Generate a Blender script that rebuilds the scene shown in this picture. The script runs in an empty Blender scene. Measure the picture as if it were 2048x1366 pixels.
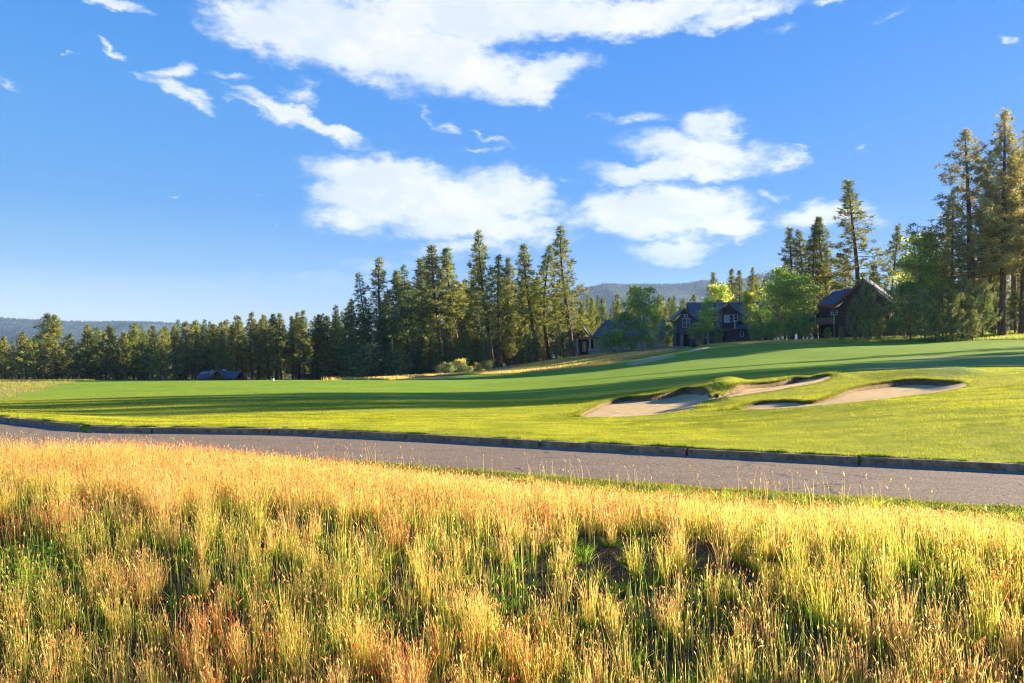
import bpy, math, random
import numpy as np
from mathutils import Vector
R = math.radians
S = bpy.context.scene
COL = S.collection
# ---------------------------------------------------------------- camera
CAMZ = 1.9; F = 1593.0; HY = 705.0           # photograph scale: 2048 px wide
cam = bpy.data.cameras.new('camera'); cam.lens = 28.0; cam.sensor_width = 36.0
cam.shift_y = 22 / 2048.0; cam.clip_start = 0.1; cam.clip_end = 20000
camo = bpy.data.objects.new('camera', cam); COL.objects.link(camo)
camo.location = (0, 0, CAMZ); camo.rotation_euler = (R(90), 0, 0)
S.camera = camo
# ---------------------------------------------------------------- sun + exposure
SUN_AZ, SUN_EL = 69.0, 14.5                  # azimuth from +Y towards +X
sd_ = Vector((math.sin(R(SUN_AZ)) * math.cos(R(SUN_EL)), math.cos(R(SUN_AZ)) * math.cos(R(SUN_EL)), math.sin(R(SUN_EL))))
sun = bpy.data.lights.new('sun', 'SUN'); sun.energy = 5.0; sun.angle = R(0.5); sun.color = (1.0, 0.88, 0.68)
suno = bpy.data.objects.new('sun', sun); COL.objects.link(suno)
suno.rotation_euler = (-sd_).to_track_quat('-Z', 'Y').to_euler(); suno.location = (60, 30, 60)
S.view_settings.view_transform = 'Standard'; S.view_settings.look = 'None'
S.view_settings.exposure = 2.08; S.view_settings.gamma = 1.0; S.view_settings.use_curve_mapping = False
S.render.engine = 'CYCLES'
S.cycles.pixel_filter_type = 'BLACKMAN_HARRIS'; S.cycles.filter_width = 1.15; S.cycles.max_bounces = 6; S.cycles.diffuse_bounces = 3; S.cycles.transmission_bounces = 4; S.cycles.volume_bounces = 0
S.cycles.transparent_max_bounces = 4
# ---------------------------------------------------------------- node helpers
class NT:
    def __init__(s, tree): s.t = tree; s.n = tree.nodes; s.l = tree.links
    def new(s, typ, **kw):
        n = s.n.new(typ)
        for k, v in kw.items(): setattr(n, k, v)
        return n
    def put(s, sock, v):
        if hasattr(v, 'is_linked') or hasattr(v, 'links'): s.l.new(v, sock)
        else: sock.default_value = v
    def math(s, op, a, b=None, c=None, clamp=False):
        n = s.new('ShaderNodeMath', operation=op); n.use_clamp = clamp
        s.put(n.inputs[0], a)
        if b is not None: s.put(n.inputs[1], b)
        if c is not None: s.put(n.inputs[2], c)
        return n.outputs[0]
    def vmath(s, op, a, b=None, scale=None):
        n = s.new('ShaderNodeVectorMath', operation=op); s.put(n.inputs[0], a)
        if b is not None: s.put(n.inputs[1], b)
        if scale is not None: s.put(n.inputs['Scale'], scale)
        return n.outputs['Value'] if op in ('LENGTH', 'DOT_PRODUCT') else n.outputs[0]
    def mix(s, f, a, b, typ='MIX'):
        n = s.new('ShaderNodeMix', data_type='RGBA', blend_type=typ)
        s.put(n.inputs[0], f); s.put(n.inputs[6], a); s.put(n.inputs[7], b); return n.outputs[2]
    def rng(s, v, a, b, c=0.0, d=1.0, smooth=False):
        n = s.new('ShaderNodeMapRange'); n.interpolation_type = 'SMOOTHSTEP' if smooth else 'LINEAR'
        s.put(n.inputs[0], v)
        for i, x in enumerate((a, b, c, d)): s.put(n.inputs[i + 1], x)
        return n.outputs[0]
    def noise(s, vec, scale, detail=4, rough=0.55, col=False, dist=0.0):
        n = s.new('ShaderNodeTexNoise'); s.put(n.inputs['Vector'], vec)
        n.inputs['Scale'].default_value = scale; n.inputs['Detail'].default_value = detail
        n.inputs['Roughness'].default_value = rough; n.inputs['Distortion'].default_value = dist
        return n.outputs['Color'] if col else n.outputs['Fac']
    def ramp(s, v, stops):
        n = s.new('ShaderNodeValToRGB'); s.put(n.inputs[0], v); e = n.color_ramp.elements
        while len(e) < len(stops): e.new(0.5)
        for el, (p, c) in zip(e, stops): el.position = p; el.color = (*c, 1)
        return n.outputs[0]
# ---------------------------------------------------------------- world: sky and clouds
def lin(r, g, b):
    return tuple(((c / 255.0) / 12.92 if c <= 10 else (((c / 255.0) + 0.055) / 1.055) ** 2.4) for c in (r, g, b))
W = bpy.data.worlds.new('World'); S.world = W; W.use_nodes = True
w = NT(W.node_tree); w.n.clear()
tc = w.new('ShaderNodeTexCoord').outputs['Generated']
sep = w.new('ShaderNodeSeparateXYZ'); w.l.new(tc, sep.inputs[0])
dx, dy, dz = sep.outputs
sky = w.new('ShaderNodeTexSky', sky_type='NISHITA'); sky.sun_disc = False
sky.sun_elevation = R(SUN_EL); sky.sun_rotation = R(SUN_AZ); sky.altitude = 600; sky.dust_density = 0.6; sky.air_density = 1.0; sky.ozone_density = 2.0
az = w.math('ARCTAN2', dx, dy)                       # azimuth from the view axis, radians
ele = w.math('ARCSINE', dz)
KEXP = 2 ** 2.08
def skc(r, g, b, k=1.0): return tuple(c / KEXP * k * 10 for c in lin(r, g, b))   # background strength is 0.1
grad = w.ramp(w.rng(ele, -0.02, 0.62), [(0.0, skc(222, 233, 238)), (0.10, skc(204, 224, 239)), (0.19, skc(138, 188, 235)), (0.30, skc(96, 167, 236)), (0.5, skc(78, 158, 237)), (0.8, skc(48, 132, 230)), (1.0, skc(36, 108, 214))])
side = w.rng(az, -0.7, 0.25, 0.0, 1.0, True)
gradr = w.mix(w.math('MULTIPLY', side, 0.58), grad, (*skc(10, 130, 240), 1))
base = w.mix(0.05, gradr, sky.outputs[0])
# cloud field, in azimuth / elevation of the sky itself
uv = w.new('ShaderNodeCombineXYZ'); w.l.new(az, uv.inputs[0]); w.l.new(ele, uv.inputs[1])
uv = uv.outputs[0]
st = w.vmath('MULTIPLY', uv, (1.0, 1.9, 1.0))
wn = w.noise(st, 9.0, 6, 0.62, col=True)
warp = w.vmath('MULTIPLY', w.vmath('SUBTRACT', wn, (0.5, 0.5, 0.5)), (0.11, 0.06, 0.0))
wn2 = w.noise(st, 38.0, 4, 0.6, col=True)
warp2 = w.vmath('MULTIPLY', w.vmath('SUBTRACT', wn2, (0.5, 0.5, 0.5)), (0.034, 0.022, 0.0))
p = w.vmath('ADD', w.vmath('ADD', uv, warp), warp2)
CL = [ # x, y, rx, ry, rotation (deg, clockwise), weight   (photograph pixels, turned into sky angles)
 (560,70,170,62,8,1.1),(720,85,230,80,12,1.2),(900,120,190,70,14,1.2),(960,30,330,60,0,1.2),(1260,35,330,42,-4,1.1),(1080,160,130,42,-12,1.1),(1050,192,90,22,0,.8),(1480,25,160,26,-6,.8),(460,25,110,22,10,.8),
 (240,8,85,18,8,.9),(208,98,48,14,24,.85),(142,107,20,7,0,.6),(345,140,62,24,-14,.95),(365,195,78,22,22,.95),(290,165,50,12,20,.6),(465,152,62,14,0,.6),
 (600,190,36,32,0,.8),(560,222,112,20,18,.95),(640,255,120,20,14,.95),(500,215,60,16,10,.7),
 (850,225,40,18,50,.65),(885,258,50,14,8,.7),(985,285,60,14,25,.6),(960,305,60,10,0,.5),
 (770,345,170,46,2,1.1),(850,400,240,66,6,1.25),(1020,390,110,55,14,1.1),(960,450,190,45,4,1.1),(700,430,110,50,10,1.0),(1100,440,80,28,0,.8),(930,500,150,26,0,.6),
 (1330,420,190,56,2,1.25),(1250,415,130,46,-6,1.1),(1440,450,115,34,8,1.1),(1345,495,100,34,0,1.0),
 (1425,245,85,42,0,.9),(1400,295,170,40,8,.9),(1340,335,200,34,-2,.95),(1570,315,80,26,10,.75),(1615,295,30,10,10,.6),(1260,235,110,12,3,.55),
 (1538,385,48,18,18,.65),(1640,430,105,36,-4,1.05),(1710,440,60,24,0,.7),(1740,300,20,16,0,.45),(2038,80,34,18,30,.75),(1640,12,44,16,10,.75),(1780,30,44,12,-20,.5),(1580,55,60,14,0,.5),
 (10,165,50,18,20,.7),(30,185,30,8,10,.6),(348,397,22,4,0,.7),(640,560,260,26,0,.35),(760,530,150,30,0,.4),(515,395,22,10,0,.4),(545,440,26,10,-20,.4),(1120,365,30,14,0,.5)]
mx = None
for (cx, cy, rx, ry, rot, wt) in CL:
    U = (cx - 1024) / F; V = (HY - cy) / F
    a0 = math.atan2(U, 1); e0 = math.atan2(V, math.hypot(1, U))
    ca, ce = math.cos(a0) ** 2, math.cos(e0) ** 1 * math.cos(a0)
    m = w.new('ShaderNodeMapping', vector_type='TEXTURE'); w.l.new(p, m.inputs[0])
    m.inputs['Location'].default_value = (a0, e0, 0); m.inputs['Rotation'].default_value = (0, 0, -R(rot))
    m.inputs['Scale'].default_value = (rx / F * ca ** .75 * 1.25, ry / F * ce * 1.25, 1)
    v = w.math('MULTIPLY', w.rng(w.vmath('LENGTH', m.outputs[0]), 1.0, 0.0, 0, 1), wt * (.74 if rx < 70 else .9 if rx < 125 else 1))
    mx = v if mx is None else w.math('SMOOTH_MAX', mx, v, 0.12)
det = w.noise(st, 26.0, 7, 0.66)
fld = w.math('ADD', mx, w.math('MULTIPLY', w.math('MULTIPLY', w.math('SUBTRACT', det, 0.5), 0.78), w.rng(mx, 0.06, 0.30, 0, 1)))
veil = w.rng(w.noise(w.vmath('MULTIPLY', uv, (1, 2.6, 1)), 5.0, 6, 0.6), 0.64, 0.95, 0, 0.05, True)
dens = w.math('MULTIPLY', w.rng(fld, 0.14, 0.66, 0, 1, True), w.rng(dy, 0.0, 0.2, 0, 1))
thick = w.rng(w.math('ADD', fld, w.math('MULTIPLY', w.math('SUBTRACT', w.noise(st, 7.0, 4, 0.6), 0.5), 0.9)), 0.2, 1.05, 0, 1, True)
ccol = w.mix(thick, (*skc(226, 240, 255), 1), (*skc(253, 254, 255, 1.0), 1))
shade = w.rng(w.math('ADD', w.noise(st, 9.0, 6, 0.6), w.math('MULTIPLY', w.math('SUBTRACT', fld, 0.5), 0.12)), 0.44, 0.66, 0, 1, True)
ccol = w.mix(w.math('MULTIPLY', shade, 0.6), ccol, (*skc(208, 227, 252), 1))
skyc = w.mix(w.math('MAXIMUM', w.math('MULTIPLY', dens, w.rng(ele, 0.05, 0.14, 0.25, 1.0)), w.math('MULTIPLY', veil, w.rng(dy, 0, .3, 0, 1))), base, ccol)
bg = w.new('ShaderNodeBackground'); bg.inputs[1].default_value = 0.1; w.l.new(skyc, bg.inputs[0])
wo = w.new('ShaderNodeOutputWorld'); w.l.new(bg.outputs[0], wo.inputs[0])
W.cycles.sampling_method = 'MANUAL'; W.cycles.sample_map_resolution = 512
# ---------------------------------------------------------------- object helpers
def tag(o, label=None, cat=None, group=None, kind=None):
    if label: o['label'] = label
    if cat: o['category'] = cat
    if group: o['group'] = group
    if kind: o['kind'] = kind
    return o
def np_mesh(name, V, faces, col=None, smooth=False, attrs=None):
    """V (n,3); faces: list of int arrays (m,3) or (m,4)"""
    me = bpy.data.meshes.new(name); V = np.asarray(V, np.float32)
    faces = [np.asarray(f, np.int32) for f in faces if len(f)]
    nl = sum(f.size for f in faces); nf = sum(len(f) for f in faces)
    me.vertices.add(len(V)); me.vertices.foreach_set('co', V.ravel())
    me.loops.add(nl); me.polygons.add(nf)
    me.loops.foreach_set('vertex_index', np.concatenate([f.ravel() for f in faces]))
    tot = np.concatenate([np.full(len(f), f.shape[1], np.int32) for f in faces])
    me.polygons.foreach_set('loop_start', np.concatenate([[0], np.cumsum(tot)[:-1]]).astype(np.int32))
    if smooth: me.polygons.foreach_set('use_smooth', np.ones(nf, bool))
    if col is not None:
        c = np.ones((len(V), 4), np.float32); c[:, :3] = col
        a = me.color_attributes.new('Col', 'FLOAT_COLOR', 'POINT'); a.data.foreach_set('color', c.ravel())
    for k, v in (attrs or {}).items():
        a = me.attributes.new(k, 'FLOAT', 'POINT'); a.data.foreach_set('value', np.asarray(v, np.float32))
    me.update(calc_edges=True); me.validate()
    return me
def link(name, me, mat=None, parent=None):
    o = bpy.data.objects.new(name, me); COL.objects.link(o)
    if mat: me.materials.append(mat)
    if parent: o.parent = parent
    return o
def empty(name, loc, rz=0.0):
    o = bpy.data.objects.new(name, None); COL.objects.link(o); o.location = loc; o.rotation_euler = (0, 0, rz)
    o.empty_display_size = 0.5; return o
class MB:
    def __init__(s): s.v = []; s.f = []
    def add(s, vs, fs):
        b = len(s.v); s.v += [tuple(v) for v in vs]; s.f += [tuple(b + i for i in f) for f in fs]; return s
    def box(s, x0, x1, y0, y1, z0, z1):
        return s.add([(x0,y0,z0),(x1,y0,z0),(x1,y1,z0),(x0,y1,z0),(x0,y0,z1),(x1,y0,z1),(x1,y1,z1),(x0,y1,z1)],
                     [(0,3,2,1),(4,5,6,7),(0,1,5,4),(1,2,6,5),(2,3,7,6),(3,0,4,7)])
    def ext(s, pts, vec):
        n = len(pts); p = [Vector(q) for q in pts]; v = Vector(vec)
        return s.add(p + [q + v for q in p], [tuple(range(n))[::-1], tuple(range(n, 2 * n))] + [(i, (i + 1) % n, n + (i + 1) % n, n + i) for i in range(n)])
    def bar(s, a, b, w_, h_=None, up=(0, 0, 1)):
        a = Vector(a); b = Vector(b); d = (b - a).normalized(); h_ = h_ or w_
        u = Vector(up)
        if abs(d.dot(u)) > .95: u = Vector((1, 0, 0))
        r = d.cross(u).normalized(); u = r.cross(d).normalized()
        q = [r * (i * w_ / 2) + u * (j * h_ / 2) for i, j in ((-1,-1),(1,-1),(1,1),(-1,1))]
        return s.add([a + t for t in q] + [b + t for t in q], [(0,3,2,1),(4,5,6,7),(0,1,5,4),(1,2,6,5),(2,3,7,6),(3,0,4,7)])
    def build(s, name, mat, parent=None):
        me = bpy.data.meshes.new(name); me.from_pydata(s.v, [], s.f); me.update()
        return link(name, me, mat, parent)
def principled(name, color, rough=0.8, spec=0.3):
    m = bpy.data.materials.new(name); m.use_nodes = True; t = NT(m.node_tree)
    b = t.n['Principled BSDF']; b.inputs['Base Color'].default_value = (*color, 1); b.inputs['Roughness'].default_value = rough
    b.inputs['Specular IOR Level'].default_value = spec
    return m, t, b
def noisy(name, c1, c2, scale=3.0, rough=0.85, bump=0.3, stretch=(1, 1, 1), dist=0.02, detail=6, lo=.3, hi=.7):
    m, t, b = principled(name, c1, rough)
    g = t.new('ShaderNodeTexCoord').outputs['Object']
    v = t.vmath('MULTIPLY', g, stretch); n = t.noise(v, scale, detail, .6)
    t.l.new(t.mix(t.rng(n, lo, hi), (*c1, 1), (*c2, 1)), b.inputs['Base Color'])
    bp = t.new('ShaderNodeBump'); bp.inputs['Strength'].default_value = bump; bp.inputs['Distance'].default_value = dist
    t.l.new(n, bp.inputs['Height']); t.l.new(bp.outputs[0], b.inputs['Normal'])
    return m
def leafmat(name, trans=0.35, tgain=1.25, vary=0.25, rough=.6, spec=0.0):
    m = bpy.data.materials.new(name); m.use_nodes = True; t = NT(m.node_tree); t.n.clear()
    a = t.new('ShaderNodeAttribute', attribute_name='Col').outputs['Color']
    oi = t.new('ShaderNodeObjectInfo').outputs['Random']
    h = t.new('ShaderNodeHueSaturation'); t.l.new(a, h.inputs['Color'])
    t.l.new(t.rng(oi, 0, 1, 1 - vary, 1 + vary), h.inputs['Value'])
    t.l.new(t.rng(t.math('FRACT', t.math('MULTIPLY', oi, 17.3)), 0, 1, .488, .512), h.inputs['Hue'])
    c = h.outputs[0]
    d = t.new('ShaderNodeBsdfDiffuse'); t.l.new(c, d.inputs[0])
    tr = t.new('ShaderNodeBsdfTranslucent'); t.l.new(t.mix(1.0, c, (tgain, tgain, tgain * .8, 1), 'MULTIPLY'), tr.inputs[0])
    mx_ = t.new('ShaderNodeMixShader'); mx_.inputs[0].default_value = trans
    t.l.new(d.outputs[0], mx_.inputs[1]); t.l.new(tr.outputs[0], mx_.inputs[2]); out = mx_.outputs[0]
    if spec:
        gl = t.new('ShaderNodeBsdfGlossy'); gl.inputs['Roughness'].default_value = rough; gl.inputs[0].default_value = (1, 1, 1, 1)
        m2 = t.new('ShaderNodeMixShader'); m2.inputs[0].default_value = spec; t.l.new(out, m2.inputs[1]); t.l.new(gl.outputs[0], m2.inputs[2]); out = m2.outputs[0]
    o = t.new('ShaderNodeOutputMaterial'); t.l.new(out, o.inputs[0])
    return m
# ---------------------------------------------------------------- numeric noise
def vnoise(x, y, seed=0):
    xi = np.floor(x).astype(np.int64); yi = np.floor(y).astype(np.int64); xf = x - xi; yf = y - yi
    def h(a, b):
        n = (a * 374761393 + b * 668265263 + seed * 982451653) & 0x7fffffff
        n = ((n ^ (n >> 13)) * 1274126177) & 0x7fffffff
        return ((n ^ (n >> 16)) & 0xffff) / 65535.0
    u = xf * xf * (3 - 2 * xf); v = yf * yf * (3 - 2 * yf)
    return (h(xi, yi) * (1 - u) + h(xi + 1, yi) * u) * (1 - v) + (h(xi, yi + 1) * (1 - u) + h(xi + 1, yi + 1) * u) * v
def fbm(x, y, o=4, seed=0):
    s = 0; a = 1; t_ = 0
    for i in range(o): s = s + a * vnoise(x * 2 ** i, y * 2 ** i, seed + i); t_ += a; a *= .5
    return s / t_
def sstep(a, b, x):
    t_ = np.clip((x - a) / (b - a), 0, 1); return t_ * t_ * (3 - 2 * t_)
# ---------------------------------------------------------------- terrain
# kerb line (foot of the kerb face on the road)
KX = np.array([-60, -40, -25, -19, -14.3, -11.9, -10.4, -9.3, -7.4, -4.9, -1.63, .51, 3.13, 5.88, 8.07, 12.5, 20, 40], float)
KY = np.array([56, 41, 30, 25.2, 22.0, 20.3, 19.2, 18.75, 18.6, 18.25, 16.9, 15.85, 14.6, 13.4, 12.5, 10.6, 7.4, -1], float)
_xs = np.linspace(-60, 40, 2001); _ys = np.interp(_xs, KX, KY)
_k = np.exp(-np.linspace(-2, 2, 31) ** 2); _k /= _k.sum()
_ys = np.convolve(np.pad(_ys, 15, mode='reflect', reflect_type='odd'), _k, 'valid')
def Yk(x): return np.interp(x, _xs, _ys) + np.where(x > 40, -(x - 40) * .42, 0) + np.where(x < -60, -(x + 60) * .72, 0)
_cs = 1 / np.sqrt(1 + np.gradient(_ys, _xs) ** 2)
def sdk(x, y): return (y - Yk(x)) * np.interp(x, _xs, _cs)      # signed distance from the kerb foot
def Ye(x): return 8.15 - 0.28 * (x) + np.where(x < -6, (-6 - x) * .25, 0) + .12 * np.sin(x * .9)      # lip of the near bank
ROADW = 3.55
def zc(px, py, d): return ((px - 1024) / F * d, d, CAMZ - (py - HY) / F * d)
CP = [zc(*c) for c in [
 (-300,800,36),(0,800,36),(350,800,34),(700,802,33),(1000,815,29),(1000,795,38),(-300,764,62),(0,764,60),(350,763,60),(700,761,62),(700,780,45),(0,780,46),
 (150,846,23.2),(400,845,22),(700,845,21.5),(1000,850,20.5),(1200,842,22),(1200,800,33),(1240,770,44),(1000,775,52),(1000,757,80),(860,760,80),(860,752,108),(1000,746,116),(1000,740,128),
 (1240,740,72),(1240,727,92),(1240,712,112),(1200,706,132),(1330,714,95),(1350,730,70),(1400,750,50),(1390,703,96),(1470,690,100),(1470,688,112),(1380,697,128),(1420,693,136),
 (1300,835,22.6),(1300,795,30),(1400,778,32),(1440,757,40),(1400,845,20.5),(1500,820,22.6),(1500,765,33),(1600,852,18.6),(1600,815,22),(1600,757,34),(1650,748,38),(1750,805,21.6),(1800,757,29.5),(1800,741,35),
 (1700,738,44),(1900,760,28),(1950,742,32),(1950,775,25),(2048,805,20.5),(2048,760,26),(2048,740,31),(2048,860,15.8),(1800,870,16),
 (2048,734,42),(1850,728,50),(2048,712,58),(2048,690,80),(1800,712,66),(1600,722,66),(1600,700,84),(1560,740,50),(1800,690,90),(1600,684,102),(1800,676,106),(2048,668,104),(1700,678,116),(2048,660,122),(2300,655,110),(2300,690,78),(2300,730,42),(2300,800,20)]]
CP += [(-120,120,-3.2),(-60,110,-2.6),(-20,130,-3.0),(-60,170,-5),(-110,190,-5.2),(-20,165,-3.6),(0,200,-3.5),(-160,260,-5.6),(-40,260,-5.2),(30,200,-1.0),(60,220,1.5),(110,220,3),(80,160,4.2),(110,90,5.2),(120,40,3.8),(70,60,3.2),(70,30,2.2),
       (40,20,1.4),(60,0,1.5),(0,300,-5.5),(100,300,0),(-60,60,-.6),(-60,35,0),(-100,70,-1.2),(40,250,-2),(170,150,5.5),(200,60,5)]
CP = np.array(CP)
def _U(r2): return np.where(r2 > 0, r2 * np.log(np.maximum(r2, 1e-12)) * .5, 0)
_n = len(CP); _d2 = (CP[:, None, 0] - CP[None, :, 0]) ** 2 + (CP[:, None, 1] - CP[None, :, 1]) ** 2
_L = np.zeros((_n + 3, _n + 3)); _L[:_n, :_n] = _U(_d2) + np.eye(_n) * 2.0
_L[:_n, _n] = 1; _L[:_n, _n + 1:] = CP[:, :2]; _L[_n:, :_n] = _L[:_n, _n:].T
_w = np.linalg.solve(_L, np.concatenate([CP[:, 2], np.zeros(3)]))
def tps(x, y):
    sh = x.shape; x = x.ravel(); y = y.ravel(); out = np.empty(len(x))
    for i in range(0, len(x), 20000):
        a = x[i:i + 20000]; b = y[i:i + 20000]
        r2 = (a[:, None] - CP[None, :, 0]) ** 2 + (b[:, None] - CP[None, :, 1]) ** 2
        out[i:i + 20000] = _U(r2) @ _w[:_n] + _w[_n] + _w[_n + 1] * a + _w[_n + 2] * b
    return out.reshape(sh)
def Hbase(x, y):
    x = np.asarray(x, float); y = np.asarray(y, float)
    far = sstep(220, 380, np.hypot(x, np.maximum(y, 0))) ; xc = np.clip(x, -230, 230); yc = np.clip(y, -40, 320)
    z = np.clip(tps(xc, yc), -8, 8) * (1 - far) + far * -5.0
    s = sdk(x, y)
    z = np.where(s > 0, .122 * (1 - sstep(.1, 4.5, s)) + z * sstep(.1, 4.5, s), z)
    e = (y - Ye(x)) * .96
    bank = np.where(e > 0, 0.03 + 0 * e, -0.21 * (np.sqrt(e * e + .25) - .5))
    bank = np.maximum(bank, -1.25 + .0 * e) + .06 * (fbm(x * .9, y * .9, 3, 5) - .5) * sstep(-3.9, -4.8, s)
    near = np.where(s < -ROADW, bank, -.06)
    z = np.where(s <= 0.12, near, z)
    for (ax, ay, bx, by, wd_, hh_) in BUMPS:
        ex, ey = bx - ax, by - ay; t_ = np.clip(((x - ax) * ex + (y - ay) * ey) / (ex * ex + ey * ey), 0, 1)
        z = z + hh_ * np.exp(-((x - ax - t_ * ex) ** 2 + (y - ay - t_ * ey) ** 2) / wd_ ** 2)
    return z
BUMPS = [(6.8, 26.0, 12.2, 30.0, .6, .20), (8.0, 30.4, 8.6, 31.8, .85, .31), (12.5, 31.0, 17.0, 30.6, 1.1, .24), (5.6, 31.5, 12, 34, 1.1, .12)]
# bunkers, traced on the ground
def ground_pt(px, py, d0=12, d1=180):
    d = np.concatenate([np.arange(d0, 60, .05), np.arange(60, d1, .25)]); X = (px - 1024) / F * d; Z = CAMZ - (py - HY) / F * d
    h = Hbase(X, d); i = np.argmax(h >= Z)
    if not (h >= Z).any(): i = int(np.argmin(Z - h))
    return (X[i], d[i], h[i])
BK = [[(1155,832),(1180,817),(1215,803),(1245,796),(1290,793),(1330,786),(1370,776),(1405,776),(1420,785),(1436,791),(1450,786),(1468,774),(1500,767),(1560,762),(1600,755),(1645,751),(1664,754),(1640,765),(1560,780),(1500,789),(1450,796),(1412,803),(1396,812),(1392,817),(1340,826),(1290,832),(1200,835)],
      [(1478,816),(1520,804),(1580,801),(1620,804),(1665,793),(1700,778),(1760,766),(1830,758),(1900,762),(1938,768),(1922,777),(1850,789),(1750,801),(1650,811),(1560,818),(1500,820)],
      [(1250,728),(1290,718),(1345,710),(1352,713),(1310,722),(1268,730)],
      [(1374,704),(1395,697),(1418,694),(1420,696),(1400,702),(1380,706)]]
def smooth_poly(P, n=4):
    P = np.array(P, float); m = len(P); out = []
    for i in range(m):
        a, b, c, d = P[i - 1], P[i], P[(i + 1) % m], P[(i + 2) % m]
        for t_ in np.arange(n) / n:
            out.append(.5 * ((2 * b) + (-a + c) * t_ + (2 * a - 5 * b + 4 * c - d) * t_ ** 2 + (-a + 3 * b - 3 * c + d) * t_ ** 3))
    return np.array(out)
BP = [smooth_poly([ground_pt(*q)[:2] for q in B]) for B in BK]
def poly_sd(P, x, y, near=False):
    """inside distance (positive inside), and whether the nearest rim point lies behind (1) or in front (0)"""
    A = P; B = np.roll(P, -1, 0); best = np.full(x.shape, 1e9); by = np.zeros(x.shape); NX = np.zeros(x.shape); NY = np.zeros(x.shape); ins = np.zeros(x.shape, bool)
    for (ax, ay), (bx, by_) in zip(A, B):
        ex, ey = bx - ax, by_ - ay; t_ = np.clip(((x - ax) * ex + (y - ay) * ey) / (ex * ex + ey * ey + 1e-9), 0, 1)
        qx, qy = ax + t_ * ex, ay + t_ * ey; d = np.hypot(x - qx, y - qy); m = d < best
        best = np.where(m, d, best); by = np.where(m, qy - y, by); NX = np.where(m, qx, NX); NY = np.where(m, qy, NY)
        if by_ != ay:
            c = (ay > y) != (by_ > y); xi = ax + (y - ay) / (by_ - ay) * ex; ins ^= c & (x < xi)
    if near: return np.where(ins, best, -best), NX, NY
    return np.where(ins, best, -best), by / np.maximum(best, 1e-6) * np.where(ins, 1, -1)
BDEP = [.20, .22, 0, 0]
def bunker_fields(x, y):
    return _bf(x, y)
def _bf(x, y):
    inn = np.full(x.shape, -9.0); dep = np.zeros(x.shape); back = np.zeros(x.shape)
    for P, D in zip(BP, BDEP):
        if D == 0: continue
        lo = P.min(0) - 2; hi = P.max(0) + 2; m = (x > lo[0]) & (x < hi[0]) & (y > lo[1]) & (y < hi[1])
        if not m.any(): continue
        d, b = poly_sd(P, x[m], y[m])
        if D == BDEP[0]: D = .08 + .15 * sstep(2.2, 7.2, x[m]) - .05 * sstep(8.2, 9.5, x[m])
        else: D = .06 + .13 * sstep(9.5, 13.5, x[m])
        wd = .07 + (1 - sstep(-.35, .25, b)) * 1.3
        wd = np.maximum(wd, .06); dd = D * sstep(0, 1, np.clip((d - .012) / wd, 0, 1)); dd = np.where(d > .012, dd, 0)
        inn[m] = np.maximum(inn[m], d); dep[m] = np.maximum(dep[m], dd); back[m] = np.where(d > -.8, b, back[m])
    return inn, dep, back
def Hs(x, y):                                  # surface one stands on
    x = np.asarray(x, float); y = np.asarray(y, float); i, d, b = bunker_fields(np.atleast_1d(x), np.atleast_1d(y))
    rim = .10 * np.exp(-(np.minimum(i, 0) / .8) ** 2) * (i < 0) * (np.atleast_1d(b) > 0)
    z = Hbase(np.atleast_1d(x), np.atleast_1d(y)) - d
    return z
def H1(x, y): return float(Hs(np.array([x]), np.array([y]))[0])
def lines(segs):
    out = []
    for a, b, st_ in segs: out += list(np.arange(a, b - 1e-6, st_))
    return np.array(out + [segs[-1][1]])
GX = lines([(-3600,-800,400),(-800,-240,56),(-240,-60,9),(-60,-24,1.5),(-24,2,.22),(2,21,.07),(21,30,.3),(30,70,1.3),(70,240,8.5),(240,800,56),(800,3600,400)])
GY = lines([(-60,0,6),(0,5,.7),(5,16,.15),(16,21,.16),(21,37,.08),(37,42,.2),(42,70,.4),(70,140,1.0),(140,320,6),(320,800,40),(800,2800,400)])
XX, YY = np.meshgrid(GX, GY)
for P in BP[:2]:
    lo = P.min(0) - .3; hi = P.max(0) + .3; mm = (XX > lo[0]) & (XX < hi[0]) & (YY > lo[1]) & (YY < hi[1]); d, qx, qy = poly_sd(P, XX[mm], YY[mm], True)
    sn = np.abs(d) < .047; XX[mm] = np.where(sn, qx, XX[mm]); YY[mm] = np.where(sn, qy, YY[mm])
ZB = Hbase(XX, YY)
inn, dep, back = bunker_fields(XX, YY)
ZZ = ZB - dep - np.where(inn > 0.0, .05 * sstep(0.02, .09, inn), 0)
ZZ = ZZ + (np.clip(YY, 0, 60) / 60) * .05 * (fbm(XX * .25, YY * .25, 2, 3) - .5) * (sdk(XX, YY) > 1)
sdg = sdk(XX, YY)
nx, ny = len(GX), len(GY)
idx = np.arange(nx * ny).reshape(ny, nx)
q = np.stack([idx[:-1, :-1], idx[:-1, 1:], idx[1:, 1:], idx[1:, :-1]], -1).reshape(-1, 4)
# cover classes (what grows where)
def dist_px(px0, py0): return None
FES = smooth_poly([ground_pt(*q_)[:2] for q_ in [(650,757),(800,752),(940,749),(985,748),(1090,742),(1180,733),(1240,722),(1330,706),(1345,700),(1300,704),(1230,708),(1100,722),(1000,736),(960,741),(850,747)]])
FES2 = smooth_poly([ground_pt(*q_)[:2] for q_ in [(1400,692),(1480,689),(1640,687),(1800,684),(2048,678),(2300,672),(2300,655),(2048,656),(1800,668),(1640,677),(1500,680),(1430,684)]])
df1, _ = poly_sd(FES, XX, YY); df2, _ = poly_sd(FES2, XX, YY)
rough_left = sstep(-19.5, -22, XX + (YY - 30) * .42) * (sdg > 0) * sstep(24, 28, YY) * (YY < 75)
wood = sstep(118, 126, YY + np.maximum(0, XX) * .0) * 1.0
wood = np.maximum(wood, sstep(-4, -8, XX) * sstep(82, 90, YY))
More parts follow.
